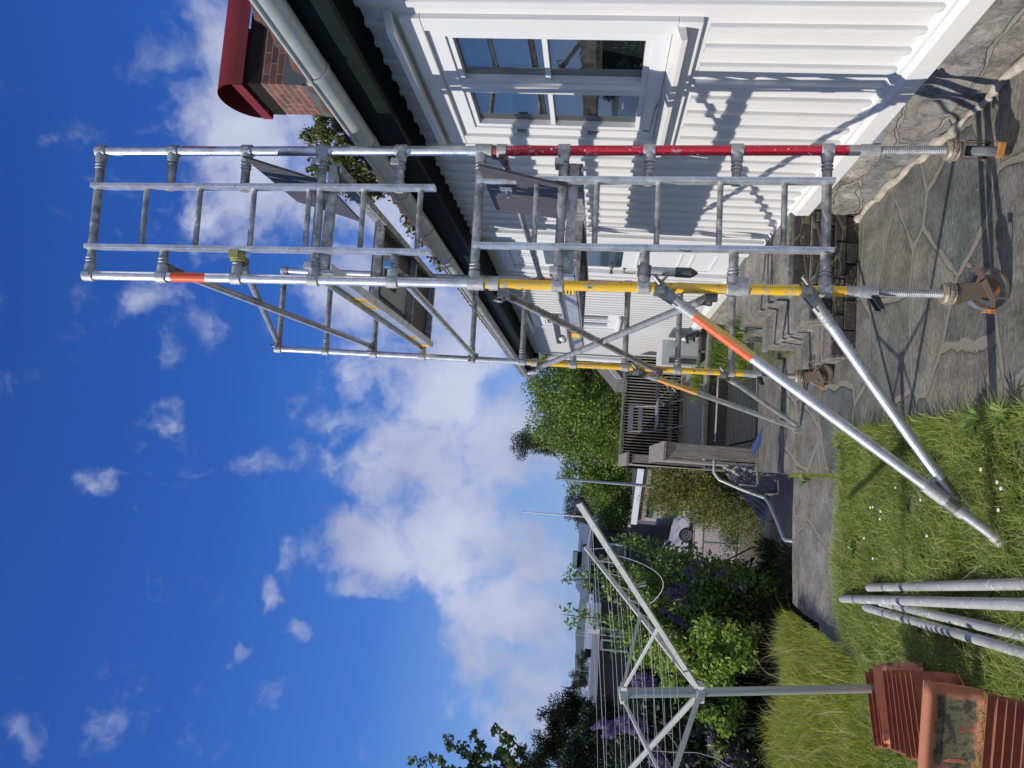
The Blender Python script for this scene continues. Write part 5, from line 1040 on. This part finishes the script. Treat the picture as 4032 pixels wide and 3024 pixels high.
# white outbuilding bargeboard beyond the house
ob = thing('outbuilding', 'small outbuilding with slanting white bargeboard beyond the far house corner', 'outbuilding')
p = V((2.755,17.5,2.006)); q = V((2.063,17.5,1.37)); b = MB(); b.bar(p, q, .05, .13, up=(0,1,0)) if False else b.hexa([p+V((0,0,-.07)), q+V((0,0,-.07)), q+V((0,.06,-.07)), p+V((0,.06,-.07)), p+V((0,0,.07)), q+V((0,0,.07)), q+V((0,.06,.07)), p+V((0,.06,.07))]); b.build('bargeboard', WHITE, ob)
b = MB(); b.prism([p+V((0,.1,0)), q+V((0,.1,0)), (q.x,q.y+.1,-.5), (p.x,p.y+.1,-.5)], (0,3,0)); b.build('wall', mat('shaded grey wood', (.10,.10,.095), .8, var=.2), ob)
# street lamp and flagpole
sl = thing('street_lamp', 'tall grey street lamp with flat lamp head in front of the big green tree', 'street lamp')
a = V((-0.513,29,0.008)); c = V((-0.489,29,3.093)); a.z = -2.8; b = MB(); b.tube(a, (c.x,29,c.z), .075, .04, n=10); b.build('pole', GALV, sl)
h0 = V((-0.547,29,3.108)); h1 = V((-0.221,29,3.055)); b = MB(); b.bar(h0, h1, .22, .09); b.build('lamp_head', mat('lamp head', (.45,.48,.5), .4), sl)
fp = thing('flagpole', 'slim white flagpole standing behind the garage', 'flagpole')
a = V((-3.26,52,-0.39)); c = V((-3.253,52,6.083)); b = MB(); b.tube((a.x,52,-2.8), (c.x,52,c.z), .07, .035, n=10); b.build('pole', WHITE2, fp); b = MB(); b.lathe((c.x,52,c.z), (0,0,1), [(0,.03),(.03,.07),(.1,.07),(.13,0)], 10); b.build('knob', WHITE2, fp)
# cars
def car(nm, lab, x, y, z, flip, paint, L_=4.3, H=1.46, Wd=1.75, van=False):
    t = thing(nm, lab, 'car'); t.location = (x, y, z); t.rotation_euler = (0,0,0 if not flip else math.pi)
    lo = [(-.5,.32),(-.49,.55),(-.46,.66),(-.40,.72),(-.22,.90),(.32,.92),(.46,.88),(.49,.72),(.5,.45),(.49,.28)]
    gh = [(-.24,.89),(-.10,1.30),(0.0,1.43),(.16,1.46),(.32,1.40),(.46,1.02),(.47,.88)]
    def P(u, h): return (u*L_, h/1.46*H)
    hw = Wd/2; b = MB()
    # body shell: section profile swept across the width with rounded shoulders
    sec = [(-1,.0),(-.97,.03),(.97,.03),(1,.0)]
    def arch(c):
        return [(c+.078*math.cos(R(a_)), .30+.078*L_/1.46*H/H*math.sin(R(a_))*1.0) for a_ in (180,150,120,90,60,30,0)]
    def outline():
        pts = [(-.49,.22),(-.405,.22)]
        for a_ in (180,150,120,90,60,30,0): pts.append((-.325+.083*math.cos(R(a_)), .22+.44*math.sin(R(a_))))
        for a_ in (180,150,120,90,60,30,0): pts.append((.30+.083*math.cos(R(a_)), .22+.44*math.sin(R(a_))))
        pts += [(.47,.24),(.5,.42),(.497,.72),(.47,.88),(.32,.93),(-.22,.91),(-.38,.80),(-.46,.70),(-.495,.55),(-.5,.35)]
        return pts
    o_ = [P(*q) for q in outline()]
    b.prism([(u, -hw, h) for u, h in o_], (0, Wd, 0)); body = b.build('body', paint, t, bevel=.03)
    g_ = [P(*q) for q in gh]; b = MB(); n_ = len(g_)
    lo_ = [(u,-hw+.06,h) for u, h in g_[:1]+g_[-1:]]; inn_ = [(u, -hw+.20, h) for u, h in g_]
    verts = []; 
    for s in (-1, 1):
        for i, (u, h) in enumerate(g_):
            inset = .05 + .17*max(0, (h-.9)/.55); verts.append((u, s*(hw-inset), h))
    b.v = verts
    for i in range(n_-1): b.face([i, i+1, n_+i+1, n_+i])
    b.face(list(range(n_))); b.face(list(range(n_, 2*n_))[::-1]); b.build('cabin', mat('car glass', (.02,.03,.035), .05, 0, ior=1.8), t)
    b = MB(); rp_ = [(u, h) for u, h in g_[1:6]]
    for i in range(len(rp_)-1):
        (u0,h0_),(u1,h1_) = rp_[i], rp_[i+1]; i0 = .05+.17*max(0,(h0_-.9)/.55)-.015; i1 = .05+.17*max(0,(h1_-.9)/.55)-.015
        b.hexa([(u0,-hw+i0,h0_),(u1,-hw+i1,h1_),(u1,hw-i1,h1_),(u0,hw-i0,h0_),(u0,-hw+i0,h0_+.035),(u1,-hw+i1,h1_+.035),(u1,hw-i1,h1_+.035),(u0,hw-i0,h0_+.035)])
    for s in (-1, 1):
        for (u0,h0_),(u1,h1_) in ((P(-.24,.9),P(-.10,1.31)),(P(-.10,1.31),P(0,1.44)),(P(.32,1.41),P(.46,1.02)),(P(.09,.9),P(.09,1.45))):
            i0 = .05+.17*max(0,(h0_-.9)/.55)-.01; i1 = .05+.17*max(0,(h1_-.9)/.55)-.01
            b.bar((u0,s*(hw-i0),h0_),(u1,s*(hw-i1),h1_),.07,.03)
    b.build('roof', paint, t)
    for cx_ in (-.325, .30):
        for s in (-1, 1):
            wc = V((cx_*L_, s*(hw-.10), .32)); b = MB(); b.lathe(wc-V((0,s*.1,0)), (0,s,0), [(0,.0),(0,.30),(.02,.32),(.18,.32),(.20,.30),(.20,.22)], 26); w_ = b.build('wheel', BLKP, t)
            b = MB(); b.lathe(wc+V((0,s*.07,0)), (0,s,0), [(.0,.22),(.03,.22),(.03,.19),(.0,.18)], 26); b.lathe(wc+V((0,s*.07,0)), (0,s,0), [(0,.05),(.03,.05),(.03,0)], 12)
            for k_ in range(10):
                a_ = k_*math.pi/5; b.bar(wc+V((0,s*.09,0)), wc+V((math.cos(a_)*.2, s*.09, math.sin(a_)*.2)), .03, .02, up=(0,1,0))
            b.build('rim', GALV, w_)
    for s in (-1, 1):
        b = MB(); b.hexa([(-.47*L_,s*(hw-.32),.60),(-.495*L_,s*(hw-.32),.56),(-.42*L_,s*(hw+.004),.64),(-.40*L_,s*(hw+.004),.66),(-.46*L_,s*(hw-.32),.72),(-.47*L_,s*(hw-.3),.70),(-.36*L_,s*(hw+.004),.80),(-.34*L_,s*(hw+.004),.78)]); b.build('headlight', GALV, t)
        b = MB(); b.box((-.20*L_,s*(hw+.02),.93),(-.16*L_,s*(hw+.2),1.07)); b.build('mirror', paint, t, bevel=.02)
    b = MB(); b.box((-.502*L_-.006,-.26,.38),(-.502*L_,.26,.49)); b.build('number_plate', PLATE, t)
    for s in (-1,1):
        b = MB(); b.box((-.10*L_,s*hw,.36),(-.097*L_,s*(hw+.003),.9)); b.box((.09*L_,s*hw,.36),(.093*L_,s*(hw+.003),.9)); b.build('door_gap', BLKP, t)
    return t
wc = V((-2.612,34.761,-2.8))
t_ = car('white_car', 'white car parked on the pale driveway, its front wheel towards the green shrub', wc.x-1.4, wc.y+.9, -2.8, True, mat('white car paint', (.62,.63,.68), .25, coat=.5))
wc = V((-1.57,24.954,-3.42))
t_ = car('dark_car', 'black car standing in deep shade below the driveway fence', wc.x+1.3, wc.y+.9, -3.42, False, mat('black car paint', (.008,.009,.011), .2, coat=.6))
# driveway fence of steel grid
fe = thing('grid_fence', 'grey steel grid fence panel along the edge of the pale driveway', 'fence')
f0 = V((-0.597,24.75,-2.528)); f1 = V((-3.455,24.75,-2.657)); zf0 = -2.78; zf1 = -1.72
b = MB(); b.tube((f1.x,24.75,zf1),(f0.x,24.75,zf1),.03,n=8); b.tube((f1.x,24.75,zf0+.05),(f0.x,24.75,zf0+.05),.02,n=8)
for i in range(5): x = f1.x+(f0.x-f1.x)*i/4; b.tube((x,24.75,zf0),(x,24.75,zf1),.03,n=8)
b.tube((f1.x,24.75,zf1+.28),(f0.x,24.75,zf1+.28),.025,n=8); b.build('post_frame', GALV, fe)
b = MB(); x = f1.x
while x < f0.x: b.bar((x,24.75,zf0+.05),(x,24.75,zf1),.008,.008); x += .06
for i in range(22): z = zf0+.06+i*.048; b.bar((f1.x,24.735,z),(f0.x,24.735,z),.008,.008)
b.build('grid', mat('grey wire', (.20,.22,.24), .5, .3), fe)
# boats in the far harbour
random.seed(5)
WB = mat('white hull', (.75,.76,.78), .4)
for i in range(34):
    Xp = 0; x = -60-i*8.5-random.uniform(0,5); y = random.uniform(520,760); s = random.uniform(.8,1.25)
    t = thing('sailing_boat', None, 'boat', 'sailing boats moored in the far harbour'); t['label'] = 'white sailing boat with bare mast moored in the far harbour'
    b = MB(); b.hexa([(-4*s,-1,0),(3.5*s,-1,0),(3.5*s,1,0),(-4*s,1,0),(-4.6*s,-1.4,1.3),(5*s,-.3,1.5),(5*s,.3,1.5),(-4.6*s,1.4,1.3)]); b.box((-2*s,-.8,1.3),(1.5*s,.8,2.0)); b.build('hull', WB, t)
    b = MB(); b.tube((.5,0,1.3),(.5,0,10.5*s),.10,n=6); b.tube((.4,0,2.4),(-3.5*s,0,2.6),.09,n=6); b.build('mast', WHITE2, t)
    t.location = (x*1.0, y, -7.0); t.rotation_euler = (0,0,random.uniform(-.4,.4))
# ================================================================ VEGETATION
def tree(name, lab, cat, base, clumps, leafm, per, size, trunk=.12, group=None, bark=LEAF_BARK, asp=.55, top=None, limbs=14, fall=.5, amp=.12):
    t = thing(name, lab, cat, group); leaves('crown', leafm, clumps, per, size, t, asp, fall=fall)
    b = MB(); base = V(base); cen = V((sum(c[0] for c in clumps)/len(clumps), sum(c[1] for c in clumps)/len(clumps), sum(c[2] for c in clumps)/len(clumps))) if top is None else V(top)
    tp = wiggle(base, cen, 5, amp*.5); limb(b, tp, trunk, trunk*.35, 10)
    for c in random.sample(clumps, min(limbs, len(clumps))):
        s = random.choice(tp[2:]); limb(b, wiggle(s, c[:3], 4, amp), trunk*.3, trunk*.06, 6)
    b.build('trunk', bark, t); return t
def shell(c, rx, ry, rz, k, r0, r1, inner=.25, seed=1, zmin=-1):
    rd_ = random.Random(seed); out = []
    for i in range(k):
        while True:
            d = V((rd_.gauss(0,1), rd_.gauss(0,1), rd_.gauss(0,1))).normalized()
            if d.z >= zmin: break
        u = 1 - inner*rd_.random()**1.5 if rd_.random() > .25 else rd_.uniform(.2,.8)
        out.append((c[0]+d.x*rx*u, c[1]+d.y*ry*u, c[2]+d.z*rz*u, rd_.uniform(r0, r1)))
    return out
# big beech behind the deck (two neighbouring crowns)
c = (3.113,34,2.476); tree('beech_tree', 'broad bright green leafy tree directly behind the deck railing', 'tree', (c[0],34,-3), shell(c, 2.6, 2.6, 2.3, 95, .42, .85, seed=2)+shell((c[0],34,c[2]-1.6), 2.8,2.6,1.4, 40, .5,.9, seed=3), BEECH, 52000, .12, .3)
c = (0.828,48,1.699); tree('beech_tree', 'green leafy tree behind the street lamp, beside the broader one', 'tree', (c[0],48,-3), shell(c, 2.7, 2.4, 2.1, 70, .45, .9, seed=5)+shell((c[0]-1.6,48,c[2]-1.0), 2.0,2,1.2, 34, .4,.8, seed=6), BEECH, 30000, .16, .22)
c = (-2.126,49,0.082); tree('beech_tree', 'low green tree line behind the garage roof', 'tree', (c[0],49,-3), shell(c, 1.5, 1.4, .8, 50, .4, .8, seed=7), BEECH, 12000, .14, .15)
c = (2.612,22,3.258); tree('beech_tree', 'shaded green tree top right behind the far house corner', 'tree', (c[0]+.3,22,-3), shell((c[0],22,c[2]-1.1), 1.5, 1.5, 1.3, 50, .3, .55, seed=8), BEECH, 13000, .10, .15)
c = (1.138,44,5.433); tree('pine_tree', 'tall dark pine crown rising above the green tree', 'tree', (c[0],44,-3), shell(c, .85, 1.0, .95, 34, .22, .42, seed=9)+shell((c[0],44,c[2]-1.2),.7,.7,.5,12,.2,.3, seed=10), PINE, 9000, .11, .14, asp=.3)
c = (-3.02,58,2.53); tree('pine_tree', 'flat topped dark pine with crooked bare trunk beyond the flagpole', 'tree', (c[0]+.3,58,-3), shell(c, 1.5, 1.4, .9, 40, .3, .5, seed=12)+shell((c[0]-1.3,58,c[2]-.7),.6,.7,.45,10,.25,.35, seed=13)+shell((c[0]-.3,58,c[2]-1.5),.9,.7,.5,12,.25,.4, seed=14), PINE, 10000, .13, .16, asp=.3, limbs=20, amp=.3)
# cypress shrub beside the deck
c = (-0.379,13.5,0.156)
cy_ = thing('cypress_shrub', 'feathery yellow green cypress shrub between the deck screen and the parked cars', 'shrub')
cl = []
rd_ = random.Random(21)
for i in range(150):
    v = rd_.random(); z = -3.0 + 3.9*v; rr_ = 1.12*(1-.62*max(0, v-.35)/.65)*(.8+.25*math.sin(i)); a_ = rd_.uniform(0, 6.28); u = rd_.random()**.4
    cl.append((c[0]+.12+math.cos(a_)*rr_*u, 13.5+math.sin(a_)*rr_*u, z, rd_.uniform(.20,.36)))
cl = [q for q in cl if q[2] < 1.05]
leaves('crown', JUNI, cl, 75000, .055, cy_, asp=.22, up=.6); b = MB(); limb(b, wiggle((c[0],13.5,-3.4),(c[0],13.5,.5),5,.05), .09, .02)
for q in random.sample(cl, 40): limb(b, wiggle((c[0],13.5,q[2]-.5), q[:3], 3, .1), .025, .006, 5)
b.build('trunk', LEAF_BARK, cy_)
# lilac bushes
def lilac(lab, pts, y0, seed, per=9000, r=(.22,.42), blossoms=(), leafm=DKLEAF, size=.075):
    rd_ = random.Random(seed); t = thing('lilac_bush', lab, 'bush'); cl = []
    for p in pts:
        for k_ in range(6): cl.append((p[0]+rd_.gauss(0,.22), p[1]+rd_.uniform(-.35,.5), p[2]+rd_.gauss(0,.20), rd_.uniform(*r)))
    leaves('foliage', leafm, cl, per, size, t, asp=.6); b = MB()
    for q in rd_.sample(cl, min(24, len(cl))):
        g0 = V((q[0]+rd_.gauss(0,.3), q[1]+.2, -1.2)); limb(b, wiggle(g0, q[:3], 4, .06), .02, .005, 6)
    b.build('stems', LEAF_BARK, t)
    if blossoms:
        cb_ = []
        for p in blossoms:
            p = V(p); d = V((rd_.uniform(-.5,.5), rd_.uniform(-.6,-.1), .8)).normalized()
            for k_ in range(7): cb_.append((*(p+d*(k_*.026)+V((rd_.gauss(0,.008),)*3)), .055*(1-k_/9)))
        leaves('blossoms', LILAC, cb_, 420*len(blossoms), .019, t, asp=.9, fall=.3)
    return t
lilac('tall dark lilac bush with purple blossoms beside the parked cars', [(-1.462,9.6,0.477), (-1.552,9.6,0.176), (-1.553,9.4,-0.05), (-1.696,9.8,0.681), (-1.863,9.6,0.339), (-1.845,9.4,-0.005), (-1.991,9.8,0.605), (-1.675,9.2,-0.155), (-1.871,10,0.836)], 9.5, 31, 15000,
    blossoms=[(-1.36,9.1,0.892), (-1.26,9.1,0.727), (-1.014,9.1,0.512), (-1.186,9.1,0.532), (-1.51,9,0.867), (-1.416,9,0.759), (-1.658,9,0.663), (-1.613,9,0.777), (-1.784,9,0.824), (-1.05,9.1,0.284), (-1.334,9.2,0.74), (-1.188,9,0.101), (-1.598,9,0.332), (-1.451,9.1,0.959), (-1.409,9.05,0.895), (-1.382,9.1,0.82), (-1.477,9.05,0.722), (-1.341,9.1,0.68), (-1.164,9.1,0.604), (-1.32,9.05,0.843), (-1.096,9.1,0.48), (-1.057,9.1,0.68)])
lilac('wide dark lilac bush with purple blossoms behind the clothes dryer', [(-2.499,9.4,0.801), (-2.655,9.2,0.7), (-2.87,9.4,0.81), (-2.372,9.2,0.658), (-2.617,9,0.394), (-3.093,9.2,0.903), (-2.98,9,0.513), (-2.745,8.8,0.205), (-3.227,9.6,0.86), (-3.313,9.2,0.666), (-3.189,9,0.23), (-2.463,8.8,0.031), (-2.253,8.9,0.291), (-2.359,9.5,0.857)], 9, 32, 20000,
    blossoms=[(-2.31,8.8,1.104), (-2.232,8.8,1.136), (-2.688,8.7,1.185), (-2.647,8.7,1.295), (-2.772,8.7,1.234), (-2.884,8.7,1.066), (-2.968,8.6,0.963), (-2.843,9,1.493), (-2.958,8.6,0.648), (-2.609,8.6,0.508), (-1.758,8.6,0.337), (-2.663,8.6,0.531), (-3.013,8.6,0.908), (-2.257,8.7,0.858), (-2.29,8.8,1.174), (-2.252,8.8,1.066), (-2.696,8.7,1.265), (-2.734,8.7,1.128), (-2.822,9,1.551), (-2.892,9,1.434), (-2.876,8.7,0.986)])
lilac('grey flowering lilac low behind the dryer pole, left of the path', [(-2.802,8.5,0.255), (-2.824,8.4,0.095), (-2.845,8.5,0.408)], 9, 35, 3500, blossoms=[(-2.644,8.2,0.44), (-2.712,8.2,0.387), (-2.779,8.2,0.334), (-2.674,8.2,0.265), (-2.741,8.2,0.212), (-2.798,8.2,0.284), (-2.687,8.2,0.165), (-2.781,8.2,0.137), (-2.647,8.2,0.353)])
lilac('dark leafy bush at the left edge beyond the dryer and the tall grass', [(-5.2,9.0,-.2),(-5.8,8.8,.2),(-5.0,8.8,-.9),(-6.4,8.6,-.2),(-5.9,8.4,-.9),(-6.9,8.2,.1)], 9, 39, 9000)
sb_ = thing('green_shrub', 'bright lime green shrub in sunlight behind the clothes dryer', 'shrub'); cl = []
rd_ = random.Random(41)
for p in [(-1.589,8.4,0.638), (-1.661,8.3,0.546), (-1.868,8.3,0.587), (-1.803,8.2,0.429), (-1.642,8.2,0.311), (-1.84,8.1,0.296), (-2.027,8.2,0.419), (-2.075,8.3,0.628), (-1.737,8.1,0.251), (-1.906,8.4,0.726), (-2.22,8.4,0.788), (-2.239,8.2,0.559), (-2.314,8.2,0.331), (-2.088,8.6,1.011), (-1.964,8.7,1.118), (-1.873,8.6,0.969), (-2.479,8.1,0.341), (-2.06,8.8,1.297), (-1.893,8.5,0.872)]:
    for k_ in range(4): cl.append((p[0]+rd_.gauss(0,.09), p[1]+rd_.uniform(-.1,.2), p[2]+rd_.gauss(0,.07), rd_.uniform(.07,.14)))
leaves('foliage', LIME, cl, 6200, .06, sb_, asp=.5); b = MB()
for q in rd_.sample(cl, 36): limb(b, wiggle((q[0]+rd_.gauss(0,.15), q[1]+.15, -.7), q[:3], 4, .06), .012, .003, 5)
b.build('stems', LEAF_BARK, sb_)
# young fruit tree with upright shoots
ft = thing('fruit_tree', 'young fruit tree with long upright leafy shoots between dryer arms and houses', 'tree'); cl = []; b = MB(); rd_ = random.Random(51)
root = V((-1.581,9.2,0.641)); root.z = -.9
for tip, k_ in (((-1.332,9.2,2.158),1), ((-1.719,9.2,2.101),1), ((-1.158,9.3,2.038),1), ((-1.39,9,1.698),.7), ((-1.149,9,1.541),.7), ((-1.565,9,1.458),.7), ((-1.269,9,1.305),.7), ((-1.749,9,1.618),.6), ((-1.777,9,1.332),.6), ((-1.113,9,1.143),.6), ((-0.806,9.3,1.552),.5), ((-0.879,9.3,1.37),.5), ((-1.467,8.9,1.186),.6), ((-1.064,9.3,1.805),.6), ((-1.969,9,1.576),.4), ((-0.973,9.1,1.028),.4)):
    tip = V(tip); s = root + (tip-root)*.35 + V((rd_.gauss(0,.1), rd_.gauss(0,.1), 0)); s.x = tip.x*.6+root.x*.4; w_ = wiggle(s, tip, 6, .05); limb(b, [root]+w_, .03, .004, 6)
    for q in range(1, len(w_)):
        for u in (0,.25,.5,.75):
            pp = lerp(w_[q-1], w_[q], u); cl.append((pp.x+rd_.gauss(0,.04), pp.y+rd_.gauss(0,.05), pp.z+rd_.gauss(0,.03), .085+.10*(1-q/len(w_))))
leaves('crown', APPLE, cl, 15000, .055, ft, asp=.5); b.build('trunk', LEAF_BARK, ft)
# left conifers
c = (-6.668,19,2.384); tree('conifer', 'dark spreading conifer at the left of the view above the long black house', 'tree', (c[0],19,-3), shell((c[0],19,c[2]-.2), 1.3, 1.0, .75, 70, .14, .3, seed=61)+shell((c[0]+.5,19,c[2]-.5), .9,.8,.5, 30, .12,.25, seed=62)+shell((c[0]-.2,19,c[2]-1.3), 1.2,.8,.8, 40, .15,.3, seed=63), YEW, 48000, .06, .13, asp=.35, limbs=40)
c = (-12.49,44,1.841); tree('pine_tree', 'small dark pine behind the roof of the long black house', 'tree', (c[0],50,-3), [(q[0],q[1]+6,q[2],q[3]) for q in shell((c[0]-.3,44,c[2]-.2), 1.3,.8,.55, 24, .15,.35, seed=65)], PINE, 4500, .10, .12, asp=.3, limbs=20)
c = (-6.126,17,1.465); tree('conifer', 'dark shaded tree mass at the left edge below the spreading conifer', 'tree', (c[0],17,-3), shell((c[0],17,c[2]-.3), 1.2,1.0,.8, 50, .15, .32, seed=67), DKLEAF, 20000, .07, .1)
# sycamore twigs at the very left
tw = thing('maple_tree', 'maple branches with curled young leaves reaching in at the left edge against the sky', 'tree'); b = MB(); cl = []; rd_ = random.Random(71)
root = V((-3.198,7.5,2.093))
for tip in ((-2.549,7.2,3.036), (-2.467,7.2,2.773), (-2.392,7.2,2.617), (-2.777,7.2,3.334), (-2.671,7.3,2.866), (-2.571,7.2,2.475), (-2.638,7.3,2.563), (-2.748,7.2,3.077), (-2.774,7.3,2.787)):
    tip = V(tip); s = lerp(root, tip, .45)+V((rd_.gauss(0,.05),0,rd_.gauss(0,.05))); w_ = wiggle(s, tip, 5, .12); limb(b, [root, lerp(root,s,.5)]+w_, .018, .003, 6)
    for q in range(1, len(w_)):
        for u in (.3,.9): pp = lerp(w_[q-1], w_[q], u); cl.append((pp.x+rd_.gauss(0,.02), pp.y+rd_.gauss(0,.03), pp.z+rd_.gauss(0,.02), .05))
leaves('crown', mat('shaded maple leaves', (.06,.09,.03), .5, island=[(.04,.07,.015),(.09,.13,.03),(.15,.19,.06)], transl=.3), cl, 2200, .046, tw, asp=.7); b.build('trunk', mat('dark twig bark', (.02,.018,.015), .9), tw)
# oak behind the chimney
c = (6.957,17,8.423); tree('oak_tree', 'olive green spring oak rising behind the roof and chimney', 'tree', (c[0],17,2), shell((c[0]+.3,17,c[2]-.25), 1.35,1.0,.8, 70, .12, .26, seed=81)+shell((c[0]-.6,17,c[2]-.85), .6,.7,.5, 24, .12, .22, seed=82)+shell((c[0]+1.0,17,c[2]+.3), .7,.7,.45, 22, .12, .22, seed=83), OAKL, 15000, .085, .12, asp=.8, limbs=50, fall=.7)
# creeper on the roof edge
cr_ = thing('creeper', 'green creeper growing over the roof edge at the gutter', 'creeper'); cl = []; b = MB()
for (X_, w_) in (((1.939,5.5,3.476),.05),((1.95,6.179,3.563),.04),((1.9,6.187,3.506),.06),((1.85,6.41,3.406),.06),((1.85,6.304,3.451),.05),((1.82,6.791,3.413),.06),((1.82,7.014,3.421),.05),((1.941,5.4,3.489),.04)): cl.append((*X_, w_*1.6))
leaves('foliage', DKLEAF if False else OAKL, cl, 420, .035, cr_, asp=.8); limb(b, [cl[0][:3]]+[q[:3] for q in cl[1:6]], .006, .004, 5); b.build('stems', LEAF_BARK, cr_)
# dark filler blades, coloured and spread as the shade under the bushes
P = np.stack([rng.uniform(-4.5,-.3,9000), rng.uniform(7.6,9.2,9000), np.full(9000,-.25)], 1); P = np.concatenate([P[P[:,0] < -1.3], np.stack([rng.uniform(-3,-.72,5000), rng.uniform(7.95,10.1,5000), np.full(5000,-.42)],1)]); o = blades('shade_cover', mat('ground cover with painted shade', (.03,.05,.012), .6, island=[(.015,.03,.008),(.04,.06,.015)], transl=.2), P, .25, .012, lean=.6); tag(o, 'dark ground cover with painted shade under the lilac bushes', 'ground cover', kind='stuff')
# small neighbour details: antenna mast left of the oak is not shown

# air between the garden and the far shore
b = MB(); b.box((-2990,-40,-8.6),(2990,2290,60)); hz = b.build('haze', None)
hm = bpy.data.materials.new('haze'); hm.use_nodes = True; ht = hm.node_tree; ht.nodes.clear(); pv = ht.nodes.new('ShaderNodeVolumePrincipled'); ho = ht.nodes.new('ShaderNodeOutputMaterial')
pv.inputs['Density'].default_value = .00011; pv.inputs['Color'].default_value = (.72,.82,.95,1); pv.inputs['Anisotropy'].default_value = .2; ht.links.new(pv.outputs[0], ho.inputs['Volume'])
hz.data.materials.clear(); hz.data.materials.append(hm); tag(hz, 'thin blue air over the far harbour and hillside', 'haze', kind='stuff')
